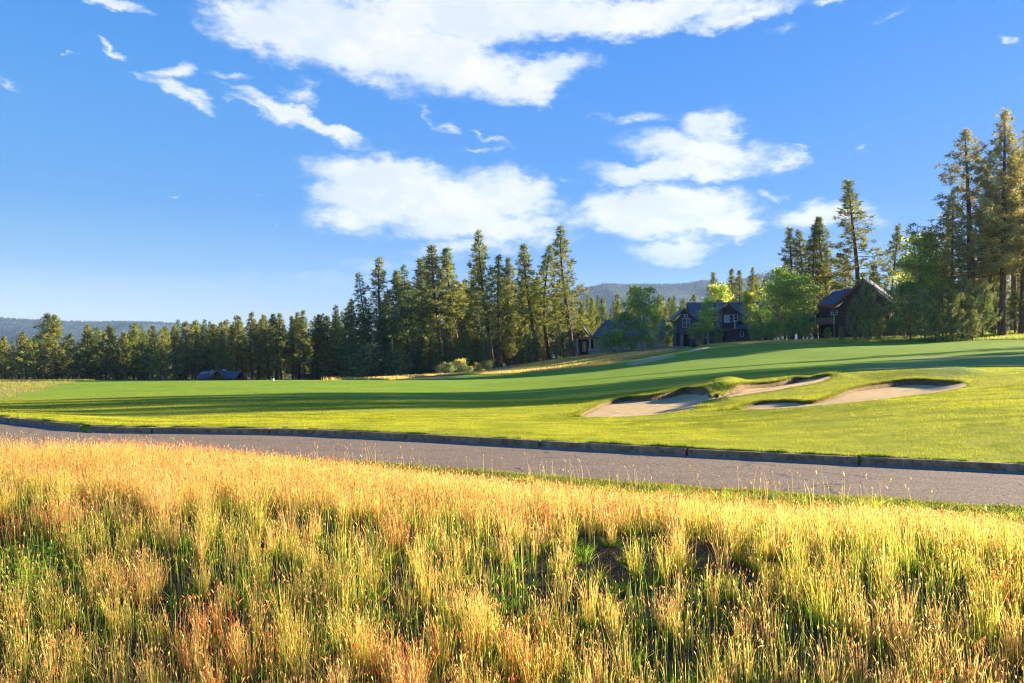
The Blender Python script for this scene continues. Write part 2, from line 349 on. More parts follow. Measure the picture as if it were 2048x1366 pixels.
dry = np.clip(np.maximum.reduce([sstep(-1.5, .5, df1), sstep(-1.5, .5, df2), rough_left * .9]), 0, 1)
wild = (sdg < -ROADW) * 1.0
verge = (sdg < -ROADW) * sstep(-ROADW - .95, -ROADW - .45, sdg + .35 * (fbm(XX * 2, YY * 2, 3, 8) - .5))
soilb = np.maximum((inn > .03) * 1.0, ((inn > -.03) & (back > -.1)) * 1.0)
fair = sstep(-7, 9, YY - (40 + np.maximum(0, XX - 6) * .12 + 2.5 * np.sin(XX * .12)))
fair = np.maximum(fair, sstep(29, 43, YY) * sstep(5, 3, XX))
PG = smooth_poly([ground_pt(*q_)[:2] for q_ in [(1690,736),(1780,722),(1900,712),(2048,708),(2250,706),(2250,734),(2048,738),(1850,739)]])
dpg, _ = poly_sd(PG, XX, YY)
gme = np_mesh('ground', np.stack([XX, YY, ZZ], -1).reshape(-1, 3), [q], smooth=True,
              attrs=dict(dry=dry.ravel(), wild=wild.ravel(), soil=soilb.ravel(), fair=fair.ravel(), wood=wood.ravel(), verge=verge.ravel(), green=sstep(-1, .3, dpg).ravel()))
m, t, b = principled('turf', (.1, .2, .03), .9, .1)
def at_(n): return t.new('ShaderNodeAttribute', attribute_name=n).outputs['Fac']
P_ = t.new('ShaderNodeNewGeometry').outputs['Position']
n1 = t.noise(P_, .35, 5, .6); n2 = t.noise(P_, 2.2, 5, .65); n3 = t.noise(P_, 14, 4, .7)
nst = t.noise(t.vmath('MULTIPLY', P_, (.6, 2.0, 1)), 1.6, 5, .7)
lawn = t.mix(t.rng(n2, .3, .7), (.26, .29, .010, 1), (.38, .38, .014, 1))
lawn = t.mix(t.rng(nst, .35, .72, 0, .65), lawn, (.36, .34, .035, 1))
lawn = t.mix(t.rng(n3, .55, .8, 0, .5), lawn, (.09, .13, .02, 1))
fairc = t.mix(t.rng(n1, .3, .7), (.17, .27, .018, 1), (.24, .34, .02, 1))
fairc = t.mix(t.rng(n2, .5, .8, 0, .35), fairc, (.20, .24, .04, 1))
c = t.mix(at_('fair'), lawn, fairc)
c = t.mix(at_('green'), c, t.mix(t.rng(n2, .3, .7), (.26, .31, .06, 1), (.32, .36, .09, 1)))
dryc = t.mix(t.rng(n2, .3, .7), (.34, .24, .08, 1), (.24, .22, .07, 1))
c = t.mix(at_('dry'), c, dryc)
woodc = t.mix(t.rng(n2, .35, .65), (.05, .05, .02, 1), (.11, .085, .05, 1))
c = t.mix(at_('wood'), c, t.mix(at_('dry'), woodc, dryc))
soil = t.mix(t.rng(n3, .3, .7), (.045, .028, .018, 1), (.12, .075, .045, 1))
wildc = t.mix(t.rng(n2, .45, .7), soil, (.10, .10, .03, 1))
vg = t.mix(t.rng(n3, .3, .7), (.07, .12, .02, 1), (.16, .17, .05, 1))
c = t.mix(at_('wild'), c, t.mix(at_('verge'), wildc, vg))
c = t.mix(t.rng(at_('soil'), .35, .75), c, t.mix(t.rng(n3, .35, .65), (.10, .07, .035, 1), (.30, .19, .10, 1)))
t.l.new(c, b.inputs['Base Color'])
bp = t.new('ShaderNodeBump'); bp.inputs['Strength'].default_value = .55; bp.inputs['Distance'].default_value = .05
t.l.new(t.math('ADD', n3, t.math('MULTIPLY', n2, 1.5)), bp.inputs['Height']); t.l.new(bp.outputs[0], b.inputs['Normal'])
tag(link('ground', gme, m), kind='structure')
# sand
sandm, t, b = principled('bunker_sand', (.5, .4, .3), .95, .1)
P_ = t.new('ShaderNodeNewGeometry').outputs['Position']
n2 = t.noise(P_, 3.0, 5, .65); n3 = t.noise(P_, 22, 4, .7); nr = t.noise(t.vmath('MULTIPLY', P_, (1.5, 6, 1)), 5, 4, .6)
cc = t.mix(t.rng(n2, .3, .7), (.52, .355, .165, 1), (.67, .47, .23, 1)); cc = t.mix(t.rng(n3, .60, .74, 0, .55), cc, (.30, .20, .13, 1))
t.l.new(cc, b.inputs['Base Color'])
bp = t.new('ShaderNodeBump'); bp.inputs['Strength'].default_value = .7; bp.inputs['Distance'].default_value = .04
t.l.new(t.math('ADD', t.math('ADD', n3, t.math('MULTIPLY', nr, 1.4)), t.math('MULTIPLY', n2, 2.2)), bp.inputs['Height']); t.l.new(bp.outputs[0], b.inputs['Normal'])
for bi, P in enumerate(BP):
    lo = P.min(0) - .2; hi = P.max(0) + .2; st_ = .1 if bi < 2 else .35
    gx, gy = np.meshgrid(np.arange(lo[0], hi[0], st_), np.arange(lo[1], hi[1], st_)); d, bb = poly_sd(P, gx, gy)
    wb = sstep(-.35, .25, bb); prof_ = wb + (1 - wb) * sstep(0, 1, np.clip(d, 0, 9) / 1.37)
    Dx = (.08 + .15 * sstep(2.2, 7.2, gx) - .05 * sstep(8.2, 9.5, gx)) if bi == 0 else (.06 + .13 * sstep(9.5, 13.5, gx)) if bi == 1 else -.07
    dp = Dx * (prof_ if bi < 2 else sstep(0, .5, d))
    z = Hbase(gx, gy) - dp - .05 * (d < 0) - .0 + .05 * (fbm(gx * 1.3, gy * 1.3, 3, 2) - .5) * sstep(0.1, .8, d)
    z = z + (-.02) * (1 - sstep(0, .10, d))
    ii = np.arange(gx.size).reshape(gx.shape); qq = np.stack([ii[:-1, :-1], ii[:-1, 1:], ii[1:, 1:], ii[1:, :-1]], -1).reshape(-1, 4)
    keep = (d.ravel()[qq] > -.12).any(1)
    V = np.stack([gx, gy, z], -1).reshape(-1, 3); use = np.unique(qq[keep]); mp = np.full(len(V), -1); mp[use] = np.arange(len(use))
    tag(link('sand_bunker', np_mesh('sand_bunker', V[use], [mp[qq[keep]]], smooth=True), sandm), kind='structure')
# road
rx = lines([(-60, -24, 1), (-24, 16, .2), (16, 60, 1)]); rx = rx[rx < 39.5]
ck = np.interp(rx, _xs, _cs); V = []; nt = 13
for j in range(nt):
    o = -ROADW * j / (nt - 1) - (.12 if j == nt - 1 else 0) + (.10 if j == 0 else 0)
    wob = (.05 * np.sin(rx * 1.7) + .04 * np.sin(rx * 4.1) + .03 * np.sin(rx * 9)) if j == nt - 1 else 0
    V.append(np.stack([rx, Yk(rx) + (o + wob) / ck, np.full(len(rx), (.012 if 0 < j < nt - 1 else .0) - (.03 if j == nt - 1 else 0))], -1))
V = np.concatenate(V); ii = np.arange(len(V)).reshape(nt, -1); qq = np.stack([ii[:-1, :-1], ii[:-1, 1:], ii[1:, 1:], ii[1:, :-1]], -1).reshape(-1, 4)[:, ::-1]
m, t, b = principled('asphalt', (.1, .1, .1), .95, .15)
P_ = t.new('ShaderNodeNewGeometry').outputs['Position']
vo = t.new('ShaderNodeTexVoronoi'); vo.inputs['Scale'].default_value = 55; t.l.new(P_, vo.inputs['Vector'])
n2 = t.noise(P_, 1.2, 5, .6); n3 = t.noise(P_, 60, 3, .7)
cc = t.mix(t.rng(n3, .3, .7), (.13, .09, .055, 1), (.31, .22, .135, 1)); cc = t.mix(t.rng(n2, .3, .7, 0, .35), cc, (.26, .185, .115, 1))
vc = t.new('ShaderNodeSeparateColor'); t.l.new(vo.outputs['Color'], vc.inputs[0])
stn = t.noise(t.vmath('MULTIPLY', P_, (.5, 1.6, 1)), 1.0, 6, .65); cc = t.mix(t.rng(stn, .48, .68, 0, .45), cc, (.13, .10, .075, 1))
crk = t.new('ShaderNodeTexVoronoi', feature='DISTANCE_TO_EDGE'); crk.inputs['Scale'].default_value = .45; t.l.new(t.vmath('ADD', P_, t.vmath('MULTIPLY', t.noise(P_, 2.5, 4, .6, col=True), (.5, .5, 0))), crk.inputs['Vector'])
cc = t.mix(t.math('MULTIPLY', t.rng(crk.outputs['Distance'], .003, .012, .8, 0), t.rng(t.noise(P_, .5, 2), .45, .55)), cc, (.05, .04, .03, 1))
cc = t.mix(t.rng(vc.outputs[0], .82, .9, 0, .7), cc, (.40, .33, .28, 1)); cc = t.mix(t.rng(vc.outputs[1], .8, .9, 0, .8), cc, (.05, .04, .035, 1))
t.l.new(cc, b.inputs['Base Color'])
bp = t.new('ShaderNodeBump'); bp.inputs['Strength'].default_value = .5; bp.inputs['Distance'].default_value = .006; t.l.new(vo.outputs['Distance'], bp.inputs['Height']); t.l.new(bp.outputs[0], b.inputs['Normal'])
tag(link('road', np_mesh('road', V, [qq], smooth=True), m), kind='structure')
# kerb: cast blocks with open joints, each about ten feet long
prof = [(-.005, -.05), (0.0, .10), (.012, .13), (.035, .138), (.115, .141), (.135, .13), (.14, -.05)]
gut = [(-.13, -.03), (-.13, .017), (-.004, .019), (-.004, -.03)]
L = np.concatenate([[0], np.cumsum(np.hypot(np.diff(_xs), np.diff(_ys)))])
km = noisy('kerb_concrete', (.22, .13, .06), (.50, .34, .18), 9, .9, .5, dist=.02, lo=.35, hi=.7)
gmat = noisy('gutter_concrete', (.20, .18, .155), (.33, .29, .25), 6, .9, .3)
jx = [-23.5, -20.4, -16.9, -13.6, -10.45, -8.45, -5.6, -2.3, .55, 3.2, 5.85, 8.6, 11.4, 14.2, 17, 20]
kb = MB(); gb = MB()
for a, bq in zip(jx[:-1], jx[1:]):
    if a == -10.45: a = -10.15
    xs = np.linspace(a + .02, bq - .02, 14)
    off = random.Random(int(a * 10)).uniform(-.012, .012)
    for PR, mb, dz_ in ((prof, kb, off * .5), (gut, gb, 0)):
        rows = []
        for x in xs:
            c_ = np.interp(x, _xs, _cs); s_ = -np.sqrt(1 - c_ * c_) * np.sign(np.interp(x + .05, _xs, _ys) - np.interp(x - .05, _xs, _ys))
            y = float(Yk(x))
            rows.append([(x + (o + (off if mb is kb else 0)) * s_, y + (o + (off if mb is kb else 0)) * c_, z + dz_) for o, z in PR])
        n = len(PR); vs = [p_ for r in rows for p_ in r]
        fs = [(i * n + j, i * n + (j + 1) % n, (i + 1) * n + (j + 1) % n, (i + 1) * n + j) for i in range(len(xs) - 1) for j in range(n)]
        fs += [tuple(range(n))[::-1], tuple((len(xs) - 1) * n + j for j in range(n))]
        mb.add(vs, fs)
tag(kb.build('kerb', km), kind='structure'); tag(gb.build('gutter', gmat), kind='structure')
# ================================================================ GRASS (one sheet of blades per kind of cover)
RG = np.random.default_rng(7)
def in_view(x, y, pad=1.0): return (np.abs(x) < .643 * y * 1.04 + pad) & (y > 1)
def blades(name, x, y, z, h, wd, col_b, col_t, lean, bend, mat, segs=3, head=None, headcol=None, az_=None, kind='stuff', label=None, cat=None):
    """curved tapering blades; lean = (lx, ly) at the tip as a share of the height"""
    n = len(x); lx, ly = lean; a = RG.uniform(0, 2 * np.pi, n) if az_ is None else az_
    wx, wy = np.cos(a) * wd / 2, np.sin(a) * wd / 2; rows = []; cols = []
    for s_ in range(segs):
        t_ = s_ / segs; px_ = x + lx * h * (t_ * (1 - bend) + bend * t_ ** 2.2); py_ = y + ly * h * (t_ * (1 - bend) + bend * t_ ** 2.2)
        pz = z + h * t_ * (1 - .18 * bend * t_); k = (1 - .55 * t_)
        rows += [np.stack([px_ - wx * k, py_ - wy * k, pz], -1), np.stack([px_ + wx * k, py_ + wy * k, pz], -1)]
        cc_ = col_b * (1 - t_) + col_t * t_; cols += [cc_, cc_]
    tx, ty, tz = x + lx * h, y + ly * h, z + h * (1 - .18 * bend)
    rows.append(np.stack([tx, ty, tz], -1)); cols.append(col_t)
    k = 2 * segs + 1; V = np.stack(rows, 1).reshape(-1, 3); C = np.stack(cols, 1).reshape(-1, 3); b0 = np.arange(n)[:, None] * k
    quads = np.concatenate([b0 + np.array([[2 * s_, 2 * s_ + 1, 2 * s_ + 3, 2 * s_ + 2]]) for s_ in range(segs - 1)]) if segs > 1 else np.zeros((0, 4), int)
    tris = b0 + np.array([[2 * segs - 2, 2 * segs - 1, 2 * segs]])
    F_ = [quads, tris]
    if head is not None:
        m_ = head > 0; hl = head[m_]; nn = int(m_.sum()); bx, by, bz = tx[m_], ty[m_], tz[m_]; hx = lx[m_] + RG.normal(0, .25, nn); hy = ly[m_] + RG.normal(0, .25, nn)
        dro = RG.uniform(-.1, .8, nn); e = np.stack([bx + hx * hl * 1.2, by + hy * hl, bz + hl * (1 - dro)], -1); s0 = np.stack([bx - hx * hl * .2, by, bz - hl * .25], -1)
        mid = s0 * .5 + e * .5 + np.stack([0 * hl, 0 * hl, hl * .12], -1); aw = RG.uniform(0, np.pi, nn); hw = hl * RG.uniform(.09, .17, nn)
        o1 = np.stack([np.cos(aw) * hw, np.sin(aw) * hw, 0 * hw], -1); o2 = np.stack([-np.sin(aw) * hw * .6, np.cos(aw) * hw * .6, hw * .6], -1)
        HV = np.stack([s0, mid + o1, e, mid - o1, s0, mid + o2, e, mid - o2], 1).reshape(-1, 3); hb = len(V) + np.arange(nn)[:, None] * 8
        V = np.concatenate([V, HV]); C = np.concatenate([C, np.repeat(headcol[m_], 8, 0)]); F_.append(np.concatenate([hb + np.array([[0, 1, 2, 3]]), hb + np.array([[4, 5, 6, 7]])]))
    return tag(link(name, np_mesh(name, V, F_, col=C), mat), label, cat, None, kind)
def pick(pal, n, jit=.18):
    pal = np.array(pal, float); c_ = pal[RG.integers(0, len(pal), n)]
    return np.clip(c_ * RG.uniform(1 - jit, 1 + jit, (n, 1)) * RG.uniform(1 - jit * .4, 1 + jit * .4, (n, 3)), 0, 1)
gm_wild = leafmat('meadow_grass', .55, 1.35, 0); gm_lawn = leafmat('lawn_grass', .4, 1.3, 0)
# --- the tall meadow on the near bank
def scatter(x0, x1, y0, y1, n):
    return RG.uniform(x0, x1, n), RG.uniform(y0, y1, n)
def meadow():
    # clumps
    x, y = scatter(-22, 15, 4.2, 26, 150000); s_ = sdk(x, y); e = (y - Ye(x))
    ok = in_view(x, y, 1.6) & (s_ < -ROADW - .5 - .5 * fbm(x * .6, y * .6, 2, 53)) & (y > 4.6)
    slope = e < .15
    pz_ = fbm(x * 1.1, y * 1.1, 3, 21)
    fill = np.where(slope, .115 * np.where(pz_ > .5, 1.0, .4), .32) * np.where(y > 12, .7, 1)
    ok &= RG.uniform(0, 1, len(x)) < fill
    x, y, e, s_ = x[ok], y[ok], e[ok], s_[ok]; nc = len(x)
    slope = e < .15
    tone = fbm(x * .45, y * .6, 3, 33); red = fbm(x * .8 + 9, y * .9, 3, 44)
    cnt = np.where(slope, RG.integers(24, 70, nc), RG.integers(18, 40, nc)); cnt = (cnt * np.where(y > 13, .7, 1)).astype(int)
    rad = np.where(slope, RG.uniform(.03, .09, nc), RG.uniform(.06, .16, nc))
    hc = np.where(slope, RG.uniform(.27, .48, nc), RG.uniform(.26, .40, nc)); hc *= (.28 + .72 * sstep(ROADW + .35 + .75 * sstep(-6, 3, x), ROADW + 1.7 + 1.1 * sstep(-6, 3, x), -s_ + .7 * (fbm(x * .7, y * .7, 3, 51) - .5))) * (.72 + .56 * fbm(x * .5, y * .5, 3, 52))
    kindc = RG.uniform(0, 1, nc)                # what the clump is
    I = np.repeat(np.arange(nc), cnt); n = len(I); a = RG.uniform(0, 2 * np.pi, n); r = rad[I] * np.sqrt(RG.uniform(0, 1, n))
    bx, by = x[I] + r * np.cos(a), y[I] + r * np.sin(a); bz = Hbase(bx, by) - .01
    spl = RG.uniform(.0, .20, n) + .25 * (RG.uniform(0, 1, n) < .12)
    lx = np.cos(a) * spl + RG.normal(0, .05, n) - .05; ly = np.sin(a) * spl + RG.normal(0, .06, n)
    g = np.clip(tone[I] * 1.5 - .35 + np.where(slope[I], .10, -.22) + RG.normal(0, .10, n) + (kindc[I] - .5) * .5, 0, 1)[:, None]
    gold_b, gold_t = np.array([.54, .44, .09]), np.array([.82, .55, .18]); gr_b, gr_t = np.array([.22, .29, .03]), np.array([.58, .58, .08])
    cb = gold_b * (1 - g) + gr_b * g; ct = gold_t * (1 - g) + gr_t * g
    brown = (np.where(slope[I], .40, .15) > (fbm(x * 1.7, y * 1.7, 2, 71)[I] * .7 + RG.uniform(0, .3, n) - .05))[:, None]
    cb = np.where(brown, np.array([.46, .28, .09]), cb); ct = np.where(brown, np.array([.74, .50, .20]), ct)
    rd = ((red[I] > .66) & (RG.uniform(0, 1, n) < .32))[:, None]
    cb = np.where(rd, np.array([.42, .16, .05]), cb); ct = np.where(rd, np.array([.60, .22, .08]), ct)
    j = RG.uniform(.75, 1.2, (n, 1)) * np.where(slope[I], 1.22, 1.0)[:, None]; cb = np.clip(cb * j, 0, .92); ct = np.clip(ct * j, 0, .92)  # slope stalks lightened in colour to offset their own shading
    h = hc[I] * RG.uniform(.55, 1.15, n) * (1 + .35 * sstep(-4, -9, bx)); wd = np.where(RG.uniform(0, 1, n) < .15, .0050, .0026) * (1 + by / 22)
    hd = np.where(RG.uniform(0, 1, n) < np.where(slope[I], .5, .7), np.where(slope[I], RG.uniform(.018, .040, n), RG.uniform(.015, .036, n)) * (1 + .02 * by), 0)
    hcol = pick([(.76, .46, .17), (.80, .55, .23), (.50, .28, .10), (.84, .62, .28), (.58, .31, .12)], n); hcol = np.where(rd, pick([(.62, .20, .09), (.66, .28, .14)], n), hcol)
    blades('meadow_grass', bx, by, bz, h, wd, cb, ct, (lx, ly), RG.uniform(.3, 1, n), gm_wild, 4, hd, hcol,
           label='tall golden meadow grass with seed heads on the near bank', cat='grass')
    # short basal leaves: green tufts low down in the clumps and on their own
    m_ = RG.uniform(0, 1, nc) < np.where(slope, .75, .35); xx = np.concatenate([x[m_], RG.uniform(-9, 8, 1500)]); yy = np.concatenate([y[m_], RG.uniform(4.6, 11, 1500)])
    ok = (sdk(xx, yy) < -ROADW - .5) & in_view(xx, yy, 1.5); xx, yy = xx[ok], yy[ok]; nb = len(xx); I = np.repeat(np.arange(nb), 46); n = len(I)
    a = RG.uniform(0, 2 * np.pi, n); rr = RG.uniform(.02, .09, nb)[I] * np.sqrt(RG.uniform(0, 1, n)); bx, by = xx[I] + rr * np.cos(a), yy[I] + rr * np.sin(a)
    sp = RG.uniform(.25, 1.15, n); hb = RG.uniform(.07, .19, nb)[I] * RG.uniform(.6, 1.2, n)
    pal = np.array([(.16, .28, .03), (.26, .36, .04), (.44, .46, .06), (.14, .25, .05), (.42, .36, .08)])[RG.integers(0, 5, nb)][I] * RG.uniform(.7, 1.25, (n, 1))
    blades('grass_tufts', bx, by, Hbase(bx, by) - .01, hb, np.full(n, .006), pal * .75, pal * 1.25, (np.cos(a) * sp, np.sin(a) * sp), RG.uniform(.4, 1, n), gm_wild, 3,
           label='short green basal grass tufts between the tall stalks on the near bank', cat='grass')
    # dead thatch lying between clumps
    x, y = scatter(-9, 9, 4.8, 11, 60000); ok = (sdk(x, y) < -ROADW - .5) & in_view(x, y, 1) & (fbm(x * 1.5, y * 1.5, 3, 90) > .42); x, y = x[ok], y[ok]; n = len(x); a = RG.uniform(0, 2 * np.pi, n); sp = RG.uniform(.8, 3.5, n)
    cc_ = pick([(.16, .10, .06), (.28, .18, .09), (.09, .055, .04), (.34, .24, .12), (.20, .09, .05)], n)
    blades('dry_thatch', x, y, Hbase(x, y) - .005, RG.uniform(.015, .07, n), np.full(n, .006), cc_, cc_, (np.cos(a) * sp, np.sin(a) * sp), RG.uniform(0, .6, n), gm_wild, 2,
           label='brown dead thatch lying on the soil between the grass clumps', cat='grass')
    # low sorrel: red-leaved stems in patches
    x, y = scatter(-11, 9, 5.0, 13, 9500); rr = fbm(x * .8 + 9, y * .9, 3, 44); ok = (rr > .62) & (sdk(x, y) < -ROADW - .8) & in_view(x, y, 1); x, y = x[ok], y[ok]; n = len(x); a = RG.uniform(0, 2 * np.pi, n); sp = RG.uniform(0, .5, n)
    cc_ = pick([(.62, .13, .06), (.50, .10, .06), (.70, .26, .10)], n)
    blades('red_sorrel', x, y, Hbase(x, y), RG.uniform(.15, .36, n) * (.4 + .6 * sstep(ROADW + .3, ROADW + 1.7, -sdk(x, y))), np.full(n, .009), cc_ * .8, cc_, (np.cos(a) * sp, np.sin(a) * sp), RG.uniform(0, .8, n), gm_wild, 3,
           np.where(RG.uniform(0, 1, n) < .6, .05, 0), cc_, label='reddish sorrel stems in patches among the golden grass', cat='sorrel')
    x, y = scatter(-9, 8, 4.6, 10.5, 44000); e = y - Ye(x); ok = (e < .3) & in_view(x, y, 1) & (fbm(x * 1.3 + 4, y * 1.3, 3, 14) + RG.uniform(-.2, .2, len(x)) > .50 - .3 * sstep(6.9, 6.0, y)); x, y = x[ok], y[ok]; n = len(x); a = RG.uniform(0, 6.28, n); sp = np.abs(RG.normal(0, .13, n))
    cb = pick([(.26, .34, .04), (.40, .42, .06), (.52, .46, .10), (.36, .22, .08), (.20, .30, .04)], n); blades('meadow_stalks', x, y, Hbase(x, y) - .01, RG.uniform(.16, .56, n) * np.where(y < 6.6, .75, 1), RG.uniform(.003, .0055, n), cb * .9, np.clip(cb * 1.35, 0, .9), (np.cos(a) * sp - .04, np.sin(a) * sp), RG.uniform(.1, .9, n), gm_wild, 4,
           np.where(RG.uniform(0, 1, n) < .45, RG.uniform(.02, .045, n), 0), pick([(.74, .50, .18), (.55, .30, .11), (.64, .36, .15), (.80, .60, .24)], n), label='loose upright grass stalks scattered over the lower slope of the bank', cat='grass')
    # verge: low mat of clover and grass along the road edge
    x = RG.uniform(-20, 14, 150000); o = -ROADW - np.abs(RG.normal(.30, .26, len(x))) + .07; y = Yk(x) + o / np.interp(x, _xs, _cs); ok = in_view(x, y, 1.4); x, y, o = x[ok], y[ok], o[ok]; n = len(x)
    a = RG.uniform(0, 2 * np.pi, n); sp = RG.uniform(.1, 1.4, n); cc_ = pick([(.14, .22, .03), (.22, .27, .04), (.09, .16, .03), (.34, .32, .08), (.40, .30, .10)], n)
    blades('verge_grass', x, y, Hbase(x, y), RG.uniform(.02, .075, n) * (.6 + fbm(x * 3, y * 3, 2, 5)), np.full(n, .012), cc_ * .8, cc_, (np.cos(a) * sp, np.sin(a) * sp), RG.uniform(.3, 1, n), gm_wild, 2,
           label='low green verge of clover and grass along the near edge of the path', cat='grass')
meadow()
# stray tall stalks standing up in front of the path
n = 280; x = np.concatenate([RG.normal(c_, .45, n // 8) for c_ in (-6.4, -3.1, -1.9, .3, 1.4, 3.2, 4.3, -9)]); y = Yk(x) - (ROADW + RG.uniform(.25, .9, len(x))) / np.interp(x, _xs, _cs)
n = len(x); a = RG.uniform(0, 2 * np.pi, n); sp = RG.uniform(.02, .3, n); cb = pick([(.50, .36, .13), (.40, .34, .10)], n); 
blades('stray_grass_stalks', x, y, Hbase(x, y), RG.uniform(.18, .46, n), np.full(n, .0045), cb, cb * 1.2, (np.cos(a) * sp - .1, np.sin(a) * sp), RG.uniform(.3, 1, n), gm_wild, 4, np.where(RG.uniform(0, 1, n) < .75, RG.uniform(.03, .055, n), 0), pick([(.70, .50, .22), (.62, .40, .18)], n),
       label='stray tall grass stalks standing against the grey path', cat='grass')
# broad-leaved green herb at the lower left
def leafy_patch():
    V = []; F_ = []; C = []
    rg = random.Random(3)
    for k in range(260):
        x = -4.75 + rg.gauss(0, .42); y = 7.3 + rg.gauss(0, .38); z0 = float(Hbase(np.array([x]), np.array([y]))[0]); h = rg.uniform(.08, .34)
        for q_ in range(rg.randint(4, 7)):
            a = rg.uniform(0, 6.28); t_ = rg.uniform(.4, 1); L_ = rg.uniform(.035, .075); wv = L_ * .38; cx, cy, cz = x + .05 * math.cos(a), y + .05 * math.sin(a), z0 + h * t_
            dx_, dy_, dz_ = math.cos(a) * L_, math.sin(a) * L_, rg.uniform(-.2, .5) * L_; px_, py_ = -math.sin(a) * wv, math.cos(a) * wv
            b_ = len(V); V += [(cx, cy, cz), (cx + dx_ * .5 + px_, cy + dy_ * .5 + py_, cz + dz_ * .6), (cx + dx_, cy + dy_, cz + dz_), (cx + dx_ * .5 - px_, cy + dy_ * .5 - py_, cz + dz_ * .6)]
            F_.append((b_, b_ + 1, b_ + 2, b_ + 3)); g = rg.uniform(.7, 1.4); C += [(.18 * g, .38 * g, .04 * g)] * 4
    tag(link('leafy_herb', np_mesh('leafy_herb', np.array(V), [np.array(F_)], col=np.array(C)), gm_wild), 'bright green broad-leaved herb patch at the lower left of the bank', 'herb', kind='stuff')
leafy_patch()
# --- mown lawn: short blades, thinning with distance
def lawn():
    X_ = []; Y_ = []
    for (y0, y1, x0, x1, n) in ((9, 18, -13, 15, 300000), (18, 25, -18, 18, 240000), (25, 36, -24, 26, 170000), (36, 60, -40, 42, 130000)):
        x, y = scatter(x0, x1, y0, y1, n); X_.append(x); Y_.append(y)
    x = np.concatenate(X_); y = np.concatenate(Y_); s_ = sdk(x, y); ok = (s_ > .17) & in_view(x, y, 1.2)
    x, y, s_ = x[ok], y[ok], s_[ok]; i, d, bk = bunker_fields(x, y); ok = i < .03; x, y, s_, i, bk = x[ok], y[ok], s_[ok], i[ok], bk[ok]; n = len(x)
    p1 = fbm(x * .8, y * 2.2, 4, 11); p2 = fbm(x * 3, y * 7, 3, 12); lim = sstep(.25, .0, s_)
    lip = ((i > -.45) & (bk > -.3)) * 1.0
    g = np.clip((p1 - .5) * 2.4 + (p2 - .5) * 1.6 + .5 + RG.normal(0, .25, n), 0, 1)[:, None]
    ca = np.array([.17, .20, .012]); cb_ = np.array([.58, .55, .030]); cc_ = ca * (1 - g) + cb_ * g
    fr = sstep(30, 48, y)[:, None]; cc_ = cc_ * (1 - fr) + (np.array([.11, .22, .025]) * (1 - g) + np.array([.18, .27, .035]) * g) * fr
    tan = (RG.uniform(0, 1, n) < .09 + .12 * lip + .12 * (p1 > .62))[:, None]; cc_ = np.where(tan, pick([(.42, .34, .12), (.36, .28, .10)], n), cc_)
    far_ = np.clip(y / 20, .7, 3)
    h = RG.uniform(.016, .040, n) * (1 + 1.1 * lim + 1.6 * lip) * (.55 + .9 * fbm(x * 2.2, y * 4.5, 3, 19)) * (1 - .5 * sstep(32, 46, y)) * (1 + .15 * far_); a = RG.uniform(0, 2 * np.pi, n); sp = RG.uniform(.1, .9, n)
    blades('lawn_grass', x, y, Hbase(x, y) - .004, h, .0085 * far_, cc_ * .85, cc_ * 1.15, (np.cos(a) * sp, np.sin(a) * sp), RG.uniform(.2, .9, n), gm_lawn, 1,
           label='mown bright green lawn grass between the path and the bunkers', cat='grass')
lawn()
def kerb_edge():
    n = 60000; x = RG.uniform(-24, 14, n); o = .15 + np.abs(RG.normal(0, .06, n)); y = Yk(x) + o / np.interp(x, _xs, _cs); ok = in_view(x, y, 1.4) & (fbm(x * 2.2, y * 0 + 3, 3, 61) + RG.uniform(-.2, .2, n) > .46); x, y = x[ok], y[ok]; n = len(x)
    a = RG.uniform(0, 6.28, n); sp = RG.uniform(.2, 1.3, n); cc_ = pick([(.18, .27, .03), (.30, .36, .035), (.12, .20, .03), (.42, .38, .09)], n)
    blades('kerb_edge_grass', x, y, Hbase(x, y) - .005, RG.uniform(.03, .085, n) * (.4 + 1.2 * fbm(x * 4, y * 0, 2, 62)), np.full(n, .011), cc_ * .8, cc_, (np.cos(a) * sp * .7, np.sin(a) * sp - .35), RG.uniform(.4, 1, n), gm_lawn, 2, label='ragged unmown grass creeping over the top of the kerb', cat='grass')
kerb_edge()
# ragged long grass hanging over the bunker lips
def lips():
    X_ = []; Y_ = []
    for P in BP[:2]:
        A = P; B = np.roll(P, -1, 0)
        for a_, b_ in zip(A, B):
            k = int(np.hypot(*(b_ - a_)) * 520) + 1; t_ = RG.uniform(0, 1, k)[:, None]; q_ = a_ + (b_ - a_) * t_ + RG.normal(0, .055, (k, 2)); X_.append(q_[:, 0]); Y_.append(q_[:, 1])
    x = np.concatenate(X_); y = np.concatenate(Y_); i, d, bk = bunker_fields(x, y); back_ = bk > -.15
    keep = (i < .06) & (back_ | (RG.uniform(0, 1, len(x)) < .35)); x, y, i, bk, back_ = x[keep], y[keep], i[keep], bk[keep], back_[keep]; n = len(x)
    cc_ = pick([(.16, .24, .03), (.26, .32, .035), (.38, .36, .07), (.34, .24, .09), (.30, .34, .04)], n); sp = RG.uniform(.2, 1.6, n)
    h = np.where(back_, RG.uniform(.04, .13, n), RG.uniform(.02, .05, n)) * (.5 + fbm(x * 2, y * 2, 3, 4))
    blades('bunker_lip_grass', x, y, Hbase(x, y) - .01, h, np.full(n, .014), cc_ * .8, cc_, (RG.normal(0, .5, n), np.where(back_, -sp, sp * .3)), RG.uniform(.5, 1, n), gm_lawn, 2,
           label='ragged longer grass overhanging the bunker edges', cat='grass')
lips()
